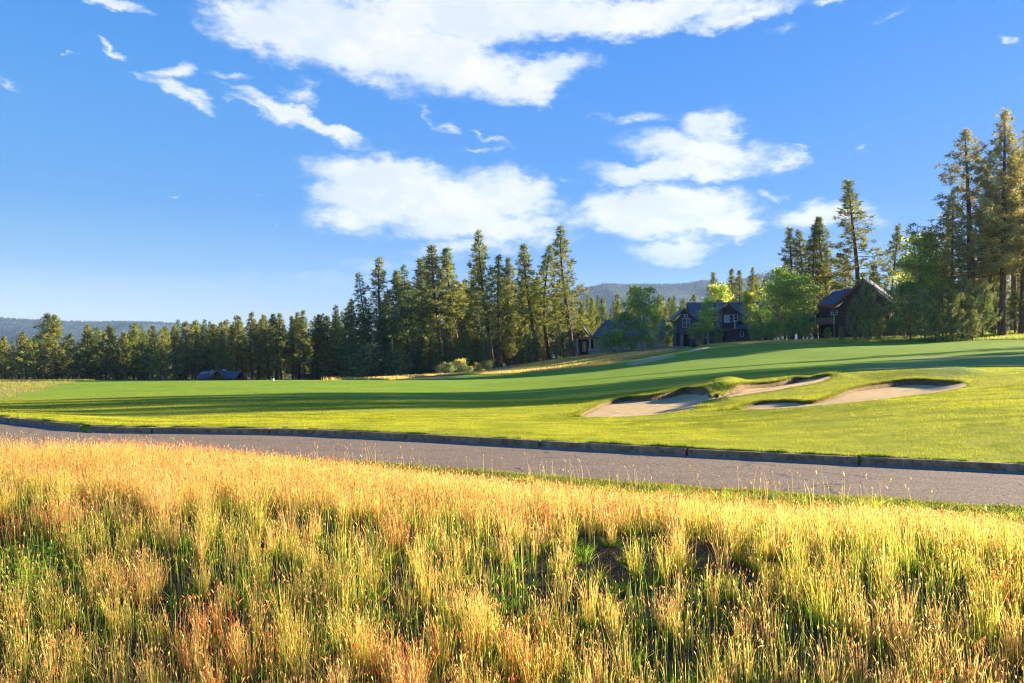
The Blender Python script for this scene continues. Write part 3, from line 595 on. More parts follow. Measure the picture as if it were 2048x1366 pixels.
# fescue strips far out, and the tall yellow grass at the far left
def strips():
    X_ = []; Y_ = []; 
    for P, n in ((FES, 60000), (FES2, 70000)):
        lo = P.min(0); hi = P.max(0); x = RG.uniform(lo[0], hi[0], n * 2); y = RG.uniform(lo[1], hi[1], n * 2); d, _ = poly_sd(P, x, y); k = (d > -.6) & in_view(x, y, 6); X_.append(x[k]); Y_.append(y[k])
    x, y = np.concatenate(X_), np.concatenate(Y_); d3, _, _ = bunker_fields(x, y); k = d3 < -.3; x, y = x[k], y[k]; n = len(x); g = np.clip(fbm(x * .12, y * .3, 3, 66) * 2.2 - .6 + RG.normal(0, .15, n) + sstep(36, 44, x) * .9, 0, 1)[:, None]
    cc_ = np.array([.78, .45, .17]) * (1 - g) + np.where((x > 38)[:, None], np.array([.30, .34, .08]), np.array([.50, .44, .12])) * g; a = RG.uniform(0, 6.28, n); sp = RG.uniform(0, .6, n)
    blades('fescue_grass', x, y, Hbase(x, y), RG.uniform(.12, .42, n), np.full(n, .07), cc_ * .8, cc_ * 1.1, (np.cos(a) * sp, np.sin(a) * sp), RG.uniform(.3, .9, n), gm_wild, 1, label='strips of tawny fescue grass at the far edge of the fairway', cat='grass')
    x, y = scatter(-62, -15, 25, 82, 90000); k = (sdk(x, y) > 1.5) & in_view(x, y, 3) & (x + (y - 30) * .42 < -20.6 + 2.2 * (fbm(x * .5, y * .5, 3, 2) - .5)); x, y = x[k], y[k]; n = len(x)
    g = np.clip(fbm(x * .5, y * .8, 3, 67) * 2 - .5 + RG.normal(0, .15, n), 0, 1)[:, None]; cc_ = np.array([.50, .36, .12]) * (1 - g) + np.array([.30, .34, .06]) * g; a = RG.uniform(0, 6.28, n); sp = RG.uniform(0, .6, n)
    blades('rough_grass', x, y, Hbase(x, y), RG.uniform(.05, .22, n) * (.4 + .8 * fbm(x * .4, y * .4, 2, 9)), np.full(n, .02), cc_ * .8, cc_ * 1.1, (np.cos(a) * sp, np.sin(a) * sp), RG.uniform(.3, .9, n), gm_wild, 2, label='patch of tall yellow rough grass at the far left beyond the path', cat='grass')
strips()
# ================================================================ TREES
def rotv(v, k, ang):
    v = np.asarray(v, float); c_, s_ = math.cos(ang), math.sin(ang); return v * c_ + np.cross(k, v) * s_ + k * np.dot(k, v) * (1 - c_)
def tube(P, Rd, sides=6, b0=0):
    P = np.asarray(P, float); n = len(P); T = np.gradient(P, axis=0); T /= np.linalg.norm(T, axis=1)[:, None] + 1e-9
    u = np.cross(T, np.array([0.3, 1, 0.1]) if abs(T[0, 1]) < .9 else np.array([1.0, 0, 0])); u /= np.linalg.norm(u, axis=1)[:, None] + 1e-9; v = np.cross(T, u)
    a = np.arange(sides) / sides * 2 * np.pi
    V = (P[:, None] + np.asarray(Rd)[:, None, None] * (np.cos(a)[None, :, None] * u[:, None] + np.sin(a)[None, :, None] * v[:, None])).reshape(-1, 3)
    i = np.arange(n - 1)[:, None] * sides; j = np.arange(sides)[None]; j2 = (j + 1) % sides
    return V, (b0 + np.stack([i + j, i + j2, i + sides + j2, i + sides + j], -1).reshape(-1, 4))
class TB:
    def __init__(s): s.V = []; s.F = []; s.n = 0
    def tube(s, P, Rd, sides=6):
        V, F_ = tube(P, Rd, sides, s.n); s.V.append(V); s.F.append(F_); s.n += len(V)
    def mesh(s, name): return np_mesh(name, np.concatenate(s.V), [np.concatenate(s.F)], smooth=True)
def needles(C, D, n, L, Wd, spread, rng, col, up=.0, flat=1.0):
    """C (m,3) tuft centres, D (m,3) directions; n needles per tuft as slim triangles"""
    m = len(C); I = np.repeat(np.arange(m), n); k = len(I)
    d = D[I] + rng.normal(0, spread, (k, 3)) * np.array([1, 1, flat]); d[:, 2] += up; d /= np.linalg.norm(d, axis=1)[:, None] + 1e-9
    r = rng.normal(0, 1, (k, 3)); s_ = np.cross(d, r); s_ /= np.linalg.norm(s_, axis=1)[:, None] + 1e-9
    l = (L * rng.uniform(.6, 1.25, k))[:, None]; p0 = C[I] + rng.normal(0, L * .22, (k, 3)); ww = Wd * rng.uniform(.6, 1.3, k)[:, None]
    V = np.stack([p0 - s_ * ww * .5 + d * l * .25, p0 + s_ * ww * .5 + d * l * .25, p0 + d * l], 1).reshape(-1, 3)
    cc_ = np.repeat(col[I] * rng.uniform(.75, 1.3, (k, 1)), 3, 0)
    return V, cc_
bark_pine = noisy('pine_bark', (.055, .035, .025), (.24, .13, .075), 6, .95, .9, (1, 1, .35), .06, lo=.35, hi=.65)
bark_fir = noisy('fir_bark', (.05, .042, .035), (.16, .125, .10), 6, .95, .9, (1, 1, .35), .05)
bark_pale = noisy('aspen_bark', (.20, .19, .16), (.50, .49, .44), 5, .9, .3, (1, 1, 1.5), .01)
lf_pine = leafmat('pine_needles', .32, 1.2, .18); lf_fir = leafmat('fir_needles', .30, 1.2, .16); lf_leaf = leafmat('broad_leaves', .5, 1.5, .14)
PP = dict(pine=[(.20, .23, .05), (.28, .29, .065), (.37, .35, .09), (.44, .39, .12), (.10, .125, .035)],
          fir=[(.11, .17, .05), (.15, .21, .06), (.20, .26, .07), (.28, .30, .08), (.06, .10, .035)],
          tan=[(.38, .33, .12), (.47, .40, .16), (.29, .29, .10), (.16, .18, .06), (.58, .46, .22)],
          young=[(.15, .20, .06), (.22, .26, .08), (.31, .32, .12), (.50, .42, .20), (.10, .15, .05)])
TREES = {}
def conifer(key, seed, H_, cb, Rm, kind, nbr, ntuft, nneed, L, Wd, r0, pal, droop=-.1, tipup=.35, shape=.75, gap=.15, spread=.55, lean=.0, stubs=10, flat=1.0):
    rng = np.random.default_rng(seed); tb = TB()
    t_ = np.linspace(0, 1, 14); ax = rng.normal(0, .018, 2) * H_ * (.3 if key.startswith('big') else 1); ph = rng.uniform(0, 6, 2)
    tx = np.sin(t_ * 3 + ph[0]) * ax[0] - math.sin(ph[0]) * ax[0] + lean * H_ * t_; ty = np.sin(t_ * 3 + ph[1]) * ax[1] - math.sin(ph[1]) * ax[1]
    TP = np.stack([tx, ty, t_ * H_], -1); TR = r0 * (1 - t_) ** .75 + .02; TR[0] *= 1.35; TP[0, 2] = -.4
    tb.tube(TP, TR, 8)
    at = lambda z: np.array([np.interp(z / H_, t_, tx), np.interp(z / H_, t_, ty), z])
    C = []; D = []; ga = rng.uniform(0, 6.28); lobes = rng.uniform(0, 6.28, 3)
    for b_ in range(nbr):
        f = (b_ + rng.uniform(0, 1)) / nbr; z = H_ * (cb + (1 - cb) * f ** .92); ga += 2.4 + rng.normal(0, .35); 
        prof = (1 - f) ** shape * (.45 + .55 * min(1, f / .18 + .2)) if kind != 'fir' else (1 - f) ** .85 * (.6 + .4 * min(1, f / .08))
        Lb = Rm * prof * rng.uniform(.62, 1.12) * (1 + .14 * math.sin(2 * ga + lobes[0]) + .12 * math.sin(f * 19 + lobes[1]))
        if rng.uniform() < gap: Lb *= rng.uniform(.25, .6)
        Lb = max(Lb, .16); o = at(z); dirh = np.array([math.cos(ga), math.sin(ga), 0]); dr = droop + (.42 if kind != 'fir' else .20) * f ** 2 + rng.normal(0, .08)
        s_ = np.linspace(0, 1, 5); P = o + dirh * (s_ * Lb)[:, None]; P[:, 2] += Lb * (dr * s_ + tipup * s_ ** 2.2)
        tb.tube(P, np.interp(s_, [0, 1], [max(.018, r0 * .16 * (Lb / Rm) + .012), .008]), 4)
        nt_ = max(4 if f < .85 else 2, int(ntuft * (Lb / Rm) ** 1.15 * rng.uniform(.8, 1.2))); u = rng.uniform(.22 if kind != 'fir' else .1, 1.04, nt_) ** .75
        side = np.cross(dirh, [0, 0, 1]); w_ = (.30 if kind != 'fir' else .34) * Lb * (1.05 - u) + .12
        off = rng.uniform(-1, 1, nt_) * w_; pz = o[2] + Lb * (dr * u + tipup * u ** 2.2)
        c_ = o[None] + dirh * (u * Lb)[:, None] + side * off[:, None]; c_[:, 2] = pz + rng.normal(0, .13 if kind != 'fir' else .05, nt_) * (1 + .05 * H_ / 10) - (abs(off) * .25 if kind == 'fir' else 0)
        C.append(c_); D.append(dirh * .7 + side * (np.sign(off) * .5)[:, None] + np.array([0, 0, .35 if kind != 'fir' else -.05]))
    for b_ in range(stubs):
        z = H_ * cb * rng.uniform(.35, 1.0); a = rng.uniform(0, 6.28); Lb = rng.uniform(.3, 1.1) * Rm * .4; o = at(z)
        tb.tube([o, o + np.array([math.cos(a) * Lb, math.sin(a) * Lb, -.15 * Lb]), o + np.array([math.cos(a) * Lb * 1.6, math.sin(a) * Lb * 1.6, -.5 * Lb])], [.03, .02, .008], 3)
    C.append(at(H_)[None] + np.array([[0, 0, .05], [0, 0, -.25], [0, 0, -.5]])); D.append(np.array([[0, 0, 1.]] * 3))
    C = np.concatenate(C); D = np.concatenate(D); pal = np.array(pal); col = pal[rng.choice(len(pal), len(C), p=[.28, .28, .18, .1, .16])]
    V, cc_ = needles(C, D, nneed, L, Wd, spread, rng, col, flat=flat); Fc = np.arange(len(V)).reshape(-1, 3)
    TREES[key] = (tb.mesh('trunk'), np_mesh('crown', V, [Fc], col=cc_), H_, {'pine': bark_pine, 'fir': bark_fir}[kind], lf_fir if kind == 'fir' else lf_pine)
def broadleaf(key, seed, H_, cb, Rx, nl, leaf, pal, stems=1, bark=None, narrow=.0):
    rng = np.random.default_rng(seed); tb = TB(); C = []; 
    for s0 in range(stems):
        a0 = rng.uniform(0, 6.28); lx, ly = (math.cos(a0) * .10, math.sin(a0) * .10) if stems > 1 else (0, 0); t_ = np.linspace(0, 1, 9)
        TP = np.stack([lx * H_ * t_ + .02 * H_ * np.sin(t_ * 5 + a0), ly * H_ * t_ + .02 * H_ * np.cos(t_ * 4 + a0), t_ * H_ * .93], -1); TP[0, 2] = -.3
        tb.tube(TP, (.011 * H_ / stems ** .5) * (1 - t_) ** .8 + .012, 6)
        for b_ in range(int(46 / stems) + 8):
            f = rng.uniform(0, 1) ** .85; z = cb + (1 - cb) * f; o = np.array([np.interp(z, t_, TP[:, 0]), np.interp(z, t_, TP[:, 1]), z * H_ * .93]); a = rng.uniform(0, 6.28)
            e = math.sin(min(1, (f * .93 + .12)) * math.pi) ** .6 if not narrow else (1 - f) ** .6 * min(1, f * 5 + .4); Lb = Rx * e * rng.uniform(.5, 1.12)
            P = [o, o + np.array([math.cos(a) * Lb * .5, math.sin(a) * Lb * .5, Lb * .42]), o + np.array([math.cos(a) * Lb, math.sin(a) * Lb, Lb * .72])]; tb.tube(P, [.035, .022, .008], 4)
            for q_ in range(3):
                C.append((P[1] + (P[2] - P[1]) * rng.uniform(-.2, 1.15), .16 * Rx * rng.uniform(.6, 1.5) + .12))
    nc = len(C); per = max(6, nl // nc); cen = np.array([c_[0] for c_ in C]); rad = np.array([c_[1] for c_ in C]); I = np.repeat(np.arange(nc), per); k = len(I)
    off = rng.normal(0, 1, (k, 3)); off /= np.linalg.norm(off, axis=1)[:, None]; p = cen[I] + off * (rad[I] * rng.uniform(.2, 1.25, k))[:, None] * np.array([1.25, 1.25, .8])
    d = rng.normal(0, 1, (k, 3)); d /= np.linalg.norm(d, axis=1)[:, None]; s_ = np.cross(d, rng.normal(0, 1, (k, 3))); s_ /= np.linalg.norm(s_, axis=1)[:, None]; l = (leaf * rng.uniform(.6, 1.3, k))[:, None]
    V = np.stack([p - d * l * .5, p + s_ * l * .36, p + d * l * .5, p - s_ * l * .36], 1).reshape(-1, 3); pal = np.array(pal); cl = pal[rng.integers(0, len(pal), nc)]
    cc_ = np.repeat(cl[I] * rng.uniform(.7, 1.3, (k, 1)), 4, 0)
    TREES[key] = (tb.mesh('trunk'), np_mesh('crown', V, [np.arange(k * 4).reshape(-1, 4)], col=cc_), H_, bark or bark_pale, lf_leaf)
for i in range(4):   # tall pines: bare lower trunk, clumped irregular crown
    conifer(f'tall{i}', 100 + i, 22, [.36, .28, .45, .20][i], [3.3, 3.7, 3.0, 3.8][i], 'pine', 104, 12, 15, .44, .115, .25, PP['pine'], spread=.9, droop=-.12, tipup=.30, shape=.95, gap=.26, lean=[.0, .02, -.015, 0][i], stubs=16)
for i in range(4):   # full pines, clothed nearly to the ground
    conifer(f'full{i}', 120 + i, 16, [.08, .14, .05, .22][i], [4.6, 4.0, 4.9, 3.7][i], 'pine', 118, 16, 14, .46, .125, .20, PP['pine'], spread=.9, droop=-.10, tipup=.32, shape=.88, gap=.16, stubs=5)
for i in range(4):   # firs: layered, drooping boughs, spired top
    conifer(f'fir{i}', 140 + i, 20, [.05, .10, .03, .16][i], [3.3, 2.9, 3.7, 2.6][i], 'fir', 140, 20, 10, .46, .12, .22, PP['fir'], droop=-.30, tipup=.22, gap=.10, spread=.42, stubs=6, flat=.5)
for i in range(3):   # big old pines at the right
    conifer(f'big{i}', 160 + i, 28, [.30, .22, .34][i], [5.8, 6.8, 5.4][i], 'pine', 160, 30, 18, .42, .10, .38, PP['tan'], spread=.9, droop=-.14, tipup=.30, shape=.80, gap=.30, lean=[0, .0, .0][i], stubs=26)
for i in range(3):   # young bushy pines
    conifer(f'young{i}', 180 + i, 6, .03, [2.3, 2.0, 2.6][i], 'pine', 70, 22, 14, .28, .05, .10, PP['young'], droop=.18, tipup=.35, shape=.50, gap=.15, stubs=0)
LG = [(.29, .40, .08), (.38, .49, .09), (.50, .55, .11), (.22, .32, .08), (.62, .60, .13)]
LD = [(.13, .22, .06), (.20, .31, .08), (.28, .38, .09), (.10, .17, .05)]
broadleaf('aspen0', 200, 8, .18, 2.3, 6500, .17, LG, 2, narrow=1); broadleaf('aspen1', 201, 8, .28, 1.9, 5000, .16, LG, 1, narrow=1); broadleaf('aspen2', 202, 9, .12, 3.3, 9000, .18, LG[:4] + LD[1:2], 4, narrow=1)
broadleaf('aspen3', 207, 9, .10, 3.0, 8500, .19, [(.36, .46, .07), (.50, .54, .09), (.26, .37, .07), (.62, .57, .12)], 3, narrow=1); broadleaf('alder0', 203, 8, .08, 3.0, 8500, .17, LD + LG[:2], 3); broadleaf('shrub0', 204, 2.2, .05, 1.5, 3500, .12, LD, 5); broadleaf('shrub1', 205, 2.0, .05, 1.3, 3000, .11, [(.50, .46, .12), (.60, .50, .14), (.36, .38, .09), (.62, .44, .18)], 5)  # aspen3 palette yellowed: sunlit glow put into the leaf colour
broadleaf('shrub2', 206, 2.2, .05, 1.4, 3000, .11, [(.22, .30, .07), (.30, .36, .10), (.42, .42, .12)], 5)
RT = random.Random(11)
def plant(name, key, X, Y, Ht, label, cat='tree', group=None, wid=1.0, lean=(0, 0), z=None):
    tm, cm, H_, bk, lf = TREES[key]; s_ = Ht / H_
    r = empty(name, (X, Y, (H1(X, Y) if z is None else z) - .05), RT.uniform(0, 6.28)); r.scale = (s_ * wid, s_ * wid, s_)
    if lean != (0, 0):
        from mathutils import Matrix, Euler
        r.rotation_mode = 'XYZ'; M_ = Matrix.Rotation(lean[0], 3, 'Y') @ Matrix.Rotation(lean[1], 3, 'X') @ Matrix.Rotation(r.rotation_euler[2], 3, 'Z'); r.rotation_euler = M_.to_euler()
    for nm, me, mt in (('trunk', tm, bk), ('crown', cm, lf)):
        o = bpy.data.objects.new(nm, me); COL.objects.link(o); o.parent = r
        if not me.materials: me.materials.append(mt)
    return tag(r, label, cat, group)
USED = set()
def fill_label(kind, where, px, ref):
    near = sorted(ref, key=lambda r_: abs(r_[0] - px))
    for word in ('', 'farther '):
        for r_ in near[:3]:
            b_ = r_[5].split(',')[0].split(' in the ')[0].split(' at the ')[0]
            l = f'{word}{kind} {where} the {b_}'; l = ' '.join(l.split()[:16])
            if l not in USED: USED.add(l); return l
    return None
def at_px(name, key, px, top, d, label, **kw):
    X = (px - 1024) / F * d; z0 = H1(X, d); Ht = CAMZ + (HY - top) / F * d - z0
    return plant(name, key, X, d, Ht, label, **kw)
G1 = 'conifers of the far-left treeline'; G2 = 'tall pines and firs of the middle grove'
# px of the trunk, py of the top, distance, kind, width, description
FAR = [(10,674,172,'full1',.9,'short olive pine at the very left edge of the far treeline'),(38,668,176,'tall1',1.2,'slim pine with two bare lower trunk lengths near the left edge'),(52,664,168,'full3',.8,'narrow yellowish pine between the left edge and the twin-topped big pine'),
 (93,628,160,'full2',1.05,'tallest broad pine of the far-left treeline, left one of its twin tops'),(113,632,162,'full0',1.0,'broad pine whose top is the right one of the twin tops at far left'),(146,668,170,'full1',.8,'low pointed pine just right of the twin-topped big pine'),
 (173,650,165,'full0',.8,'dense rounded pine with bright clumps, left of the trio of spires'),(189,652,172,'fir3',.9,'slender pine spire between two rounded pines at far left'),(212,652,166,'full3',1.0,'pine with a pale bare trunk foot standing at the grass edge at far left'),
 (234,662,174,'tall3',1.0,'thin pine half hidden left of the bushy pine pair'),(254,668,164,'full3',.75,'narrow pine with short pale trunk beside the bushy pine'),(268,648,168,'full1',.95,'bushy bright pine with lumpy outline, left of the isolated cone-shaped pine'),
 (289,650,175,'fir1',.8,'dark fir behind the bushy bright pine'),(320,660,158,'full2',.85,'isolated cone-shaped olive pine with short pale trunk standing forward'),(355,652,170,'tall3',1.0,'pine with forked pale trunks left of the dark-roofed cabin'),
 (345,640,182,'fir0',.8,'dark spired fir behind the forked-trunk pine'),(372,645,176,'full1',.9,'olive pine directly left of the cabin roof'),(392,655,172,'tall1',1.1,'reddish-tinged pine leaning over the cabin chimney'),(406,640,184,'fir1',.8,'dark fir rising behind the cabin'),
 (428,650,178,'full3',1.0,'sunlit pine directly above the cabin gable'),(446,662,166,'full1',.6,'small slender light green pine right of the cabin'),(470,640,170,'tall3',.9,'pine with pale straight trunk right of the cabin'),
 (468,632,186,'fir3',.9,'thin dark spire rising above its neighbours right of the cabin'),(487,634,172,'tall0',1.0,'round-topped pine, first of the row with bare pale trunks'),(505,626,168,'tall1',1.05,'tall bright-topped pine in the row with bare pale trunks'),(516,632,176,'tall2',1.0,'slim pine squeezed between two bright-topped pines'),
 (538,630,168,'tall3',.95,'pine with a straight grey bare trunk above the white tee box'),(552,628,172,'tall0',1.15,'bright pine with crossing leaning trunks below it'),(563,629,166,'tall2',1.0,'pine with thin leaning trunk right of the white tee box'),(585,634,170,'tall1',.9,'yellow-green pine with a pale trunk slanting slightly left'),
 (598,626,174,'tall0',1.0,'tall pine at the left of the closely set trunk trio'),(608,622,167,'tall1',1.0,'tallest of the closely set trunk trio'),(622,630,170,'tall2',1.1,'pine at the right of the closely set trunk trio'),(640,628,178,'fir2',.8,'very dark fir with full skirts right of the trunk trio'),
 (655,634,172,'full0',.75,'dark full pine beside the very dark fir'),(668,622,176,'fir0',.8,'dark spired fir left of the forward light-trunked pine'),(694,604,158,'tall1',1.1,'forward pine with sunlit pale trunk at the right end of the far-left treeline'),(680,612,172,'fir1',.9,'fir close behind the forward light-trunked pine')]
for (px, top, d, k, wd, lb) in FAR: at_px('pine_tree' if not k.startswith('fir') else 'fir_tree', k, px, top, d, lb, group=G1, wid=wd*1.5, lean=(RT.uniform(-.02, .02), RT.uniform(-.02, .02)))
SK = [(-60,672),(0,672),(60,668),(140,670),(180,656),(260,654),(330,648),(400,642),(470,636),(560,632),(640,632),(690,618)]
RB = random.Random(5)
for row, (d0, dn, dt) in enumerate(((180, 30, 6), (196, 26, 3), (218, 16, 0))):
    for i in range(dn):
        px = -50 + 750 * (i + RB.uniform(.1, .9)) / dn; top = np.interp(px, [a for a, _ in SK], [b_ for _, b_ in SK]) + dt + RB.uniform(-4, 14)
        at_px('fir_tree' if (kk := RB.choice(['fir0', 'fir2', 'full0', 'full1', 'full2', 'fir1'])).startswith('fir') else 'pine_tree', kk, px, top, d0 + RB.uniform(-6, 6), fill_label(('dark fir', 'dark fir', 'shaded pine')[0 if kk.startswith('fir') else 2], ('close behind', 'in the second row behind', 'deep behind')[row], px, FAR) or 'dark conifer filling the depth of the far-left treeline behind the front row', group='conifers behind the front row at far left', wid=RB.uniform(1.1, 1.45))
MID = [(707,600,150,'fir2',.85,'lowest fir at the left end of the middle grove',0),(738,548,148,'fir0',.85,'narrow spired fir, first to rise above the treeline in the middle grove',0),(770,515,146,'tall3',1.0,'tall dark pine beside the narrow spired fir',0),(797,531,142,'fir2',.78,'large full-skirted fir with sunlit right side in the middle grove',0),
 (829,542,150,'tall2',1.15,'thin pine with drooping sparse crown leaning left',-.03),(857,516,152,'tall2',1.0,'sparse pine with thin bare trunk behind the dark boughs',-.01),(885,492,148,'tall0',1.25,'tall double-topped pine in the middle grove',-.015),(920,500,150,'tall2',1.05,'airy straight pine with a small tuft crown',-.005),
 (945,517,156,'tall2',.95,'slight pine just left of the tallest leaning pine',0),(986,460,136,'tall3',.95,'tallest middle-grove pine with long bare dark trunk reaching the rocks',-.045),(999,513,138,'tall1',1.0,'pine with crooked pale trunk right beside the tallest one',0),(1030,515,154,'tall2',.8,'small-topped pine seen between two big pines',0),
 (1072,490,138,'tall0',1.15,'broad-topped pine left of the twin, with dark trunk at the fescue edge',-.035),(1099,493,138,'tall1',1.05,'pine with layered crown, right one of the adjacent pair',-.03),(1146,450,132,'tall3',1.05,'tall full-crowned pine leaning left in front of the small porch house',-.045),(1142,560,140,'tall0',.8,'short reddish-trunked pine just behind the leaning pine',0)]
for (px, top, d, k, wd, lb, ln) in MID: at_px('pine_tree' if not k.startswith('fir') else 'fir_tree', k, px, top, d, lb, group=G2, wid=wd*1.5, lean=(ln, 0))
for (px, top, d, k, wd, lb) in [(725,610,144,'fir1',.8,'small fir in front of the narrow spired fir'),(760,620,142,'fir3',1.0,'dark half-height fir below the tall dark pine'),(822,640,140,'fir2',.8,'shaded low fir with wide boughs left of the blue roof'),(862,600,146,'full1',.75,'yellow-green half-height pine in the middle grove'),
 (875,650,136,'fir2',.95,'deep green low fir with horizontal boughs above the shrubs'),(905,600,146,'fir0',.8,'dark fir filling the grove centre'),(925,655,137,'fir2',.9,'low spreading fir right of the deep green one'),(955,590,144,'full0',.8,'light olive pine left of the long bare trunk'),(960,665,140,'full2',.6,'low bright pine at the foot of the tallest pine'),
 (1015,560,142,'full0',.85,'bright sunlit pine behind the crooked trunk'),(1020,645,138,'full3',.75,'yellowish half-height pine right of the crooked trunk'),(1045,600,144,'full2',.6,'sunlit bushy pine between the bare trunks'),(1058,665,136,'young0',1.0,'small round light green pine at the fescue edge'),(1088,640,142,'full1',.7,'low sunlit pine between the two dark trunks'),
 (1112,600,146,'full0',.8,'bushy sunlit pine left of the leaning pine'),(1128,660,136,'young1',1.1,'small bright pine bush-shaped beside the leaning trunk'),(1160,610,150,'full3',.9,'pine half behind the leaning pine, right side'),(1172,640,146,'full1',.65,'bright yellowish pine above the porch gable'),(1180,620,152,'full0',.7,'rounded olive pine behind the porch house'),
 (780,680,136,'fir1',.9,'low fir at the fairway edge in the left of the grove'),(745,690,138,'young2',1.1,'dark bushy young fir at the left foot of the grove'),(805,700,134,'young0',1.0,'bushy dark young conifer right of the low fir'),(1075,610,150,'full1',.8,'pine filling the gap behind the broad-topped pine'),(985,610,150,'fir1',.9,'dark fir directly behind the tallest pine'),(850,560,156,'fir3',.9,'slim fir behind the double-topped pine'),(935,570,158,'fir1',.9,'slim dark fir behind the airy straight pine')]:
    at_px('pine_tree' if not k.startswith('fir') else 'fir_tree', k, px, top, d, lb, group=G2, wid=wd*1.3)
for i in range(30):
    px = 712 + i * 15.2 + RB.uniform(-5, 5); kk = RB.choice(['fir0', 'fir2', 'full2', 'full0', 'fir1']); at_px('fir_tree' if kk.startswith('fir') else 'pine_tree', kk, px, RB.uniform(640, 690), RB.uniform(141, 150), fill_label('low bushy fir' if kk.startswith('fir') else 'low bushy pine', 'at the foot of', px, MID) or 'low bushy conifer at the foot of the middle grove', group='low conifers at the foot of the middle grove', wid=RB.uniform(1.1, 1.6))
for i in range(34):
    px = RB.uniform(700, 1165); top = np.interp(px, [700, 740, 880, 980, 1060, 1150], [622, 585, 548, 548, 548, 570]) + RB.uniform(0, 40)
    kk = RB.choice(['fir0', 'fir1', 'fir3', 'full0', 'tall1', 'tall3']); at_px('fir_tree' if kk.startswith('fir') else 'pine_tree', kk, px, top, RB.uniform(160, 190), fill_label('shaded fir' if kk.startswith('fir') else 'shaded pine', 'in the depth behind', px, MID) or 'shaded conifer deep inside the middle grove', group='conifers deep inside the middle grove', wid=RB.uniform(1.0, 1.3))
# conifer slopes seen over the houses
for (px, top, d, k, wd, lb) in [(1255,575,200,'full2',.9,'broad dark-topped pine standing above the forest behind the porch house'),(1190,592,250,'fir0',1,'hazy spired fir right of the leaning pine'),(1205,598,245,'full1',.9,'pale olive pine below the hazy spired fir'),(1170,590,255,'fir2',.8,'hazy fir beside the leaning pine crown'),(1232,590,240,'full0',1.0,'rounded hazy pine left of the broad dark-topped pine')]:
    at_px('pine_tree' if not k.startswith('fir') else 'fir_tree', k, px, top, d, lb, group='conifers on the slope behind the porch house', wid=wd)
HSR = [(1160,0,0,0,0,'leaning pine crown'),(1185,0,0,0,0,'porch gable'),(1215,0,0,0,0,'porch house roof'),(1240,0,0,0,0,'red-tinged leafy tree'),(1255,0,0,0,0,'broad dark-topped pine'),(1285,0,0,0,0,'tall light green leafy tree'),(1310,0,0,0,0,'right end of the porch house'),(1335,0,0,0,0,'gap between the grey-roofed houses'),(1367,0,0,0,0,'left gable of the gabled house'),(1395,0,0,0,0,'yellow-topped aspen'),(1425,0,0,0,0,'chimney of the gabled house')]
for i in range(30):
    px = RB.uniform(1150, 1440); top = np.interp(px, [1150, 1250, 1330, 1400, 1440], [596, 590, 590, 582, 572]) + RB.uniform(-4, 26); kk = RB.choice(['fir0', 'fir1', 'fir2', 'full0', 'full1', 'full2'])
    at_px('fir_tree' if kk.startswith('fir') else 'pine_tree', kk, px, top, RB.uniform(215, 275), fill_label('hazy fir' if kk.startswith('fir') else 'hazy pine', 'of the slope beyond', px, HSR) or 'conifer of the hazy slope seen above the house roofs', group='conifers of the hazy slope above the roofs', wid=RB.uniform(.8, 1.1))
BH = [(1434,546,168,'tall3',1.1,'bushy pine left of the row above the gabled house'),(1466,540,172,'tall1',1.1,'pine above the stone chimney'),(1483,541,176,'tall0',.9,'thin dark pine right of the chimney'),(1493,537,172,'tall3',.9,'pointed pine above the right part of the gabled house'),(1509,552,176,'full1',.8,'small pine topping the right end of the gabled house'),(1525,560,170,'full0',.8,'yellowish pine beside the right gable'),
 (1452,575,164,'full0',.8,'sunlit low pine just over the main ridge'),(1500,575,166,'full2',.7,'sunlit bushy pine just over the ridge, right of the chimney'),
 (1545,545,150,'tall3',.9,'pine directly left of the tall double-topped dark pine'),(1584,459,134,'tall3',1.1,'tall double-topped dark pine, left one, behind the leafy clump'),(1600,461,136,'tall1',1.05,'tall double-topped dark pine, right one, behind the leafy clump'),(1632,447,132,'tall3',.95,'dark pine with ragged spire left of the very thin pine'),(1665,432,132,'tall2',1.05,'very thin sparse pine between two dark pines'),
 (1718,366,122,'tall3',1.15,'tallest single pine rising behind the red-timbered house'),(1781,450,128,'tall3',1.05,'grey-green pine right of the tallest single pine'),(1690,520,140,'full0',.8,'sunlit pine above the blue roof of the red-timbered house'),(1650,530,142,'full3',.9,'sunlit pine left above the red-timbered house'),(1750,530,138,'full1',.8,'yellowish pine right behind the house gable'),(1570,520,142,'full0',.8,'dark pine in the gap behind the leafy clump'),
 (1810,520,136,'tall1',1.0,'pine behind the bright yellow-green tree'),(1830,540,132,'full0',.8,'dense pine between the yellow-green tree and the big pines'),(1610,540,146,'full2',.7,'yellow-lit pine behind the leafy clump, right side'),(1730,575,136,'full2',.7,'low dark pine directly behind the gable')]
for (px, top, d, k, wd, lb) in BH: at_px('pine_tree', k, px, top, d, lb, group='pines behind the two large houses', wid=wd*1.4, lean=(RT.uniform(-.03, .03), 0))
BIG = [(1952,264,104,'big1',1.3,'huge pine with left-leaning trunk at the right edge, left of the two giants',-.095),(2004,220,100,'big0',1.0,'tallest pine in view, straight purple-brown trunk near the right edge',.02),(1985,380,110,'big2',1.0,'big pine with dark thin trunk between the two giants',0),(2028,300,112,'big2',1.05,'big pine with dark trunk at the right border',0),(2080,250,106,'big1',1.0,'big pine whose boughs enter from the right border',0),(2044,262,102,'big0',.95,'straight big pine cut by the right border',.01),(1982,330,108,'big0',.8,'big pine filling the gap left of the tallest pine',-.03),(1905,385,110,'big1',.95,'dense big pine under the leaning giant, left side',-.02),(1878,520,118,'big2',.9,'lowest of the big pines, beside the bright yellow-green tree',0),
 (1900,450,116,'big1',.9,'lower big pine left of the giants, dense and dark',0)]
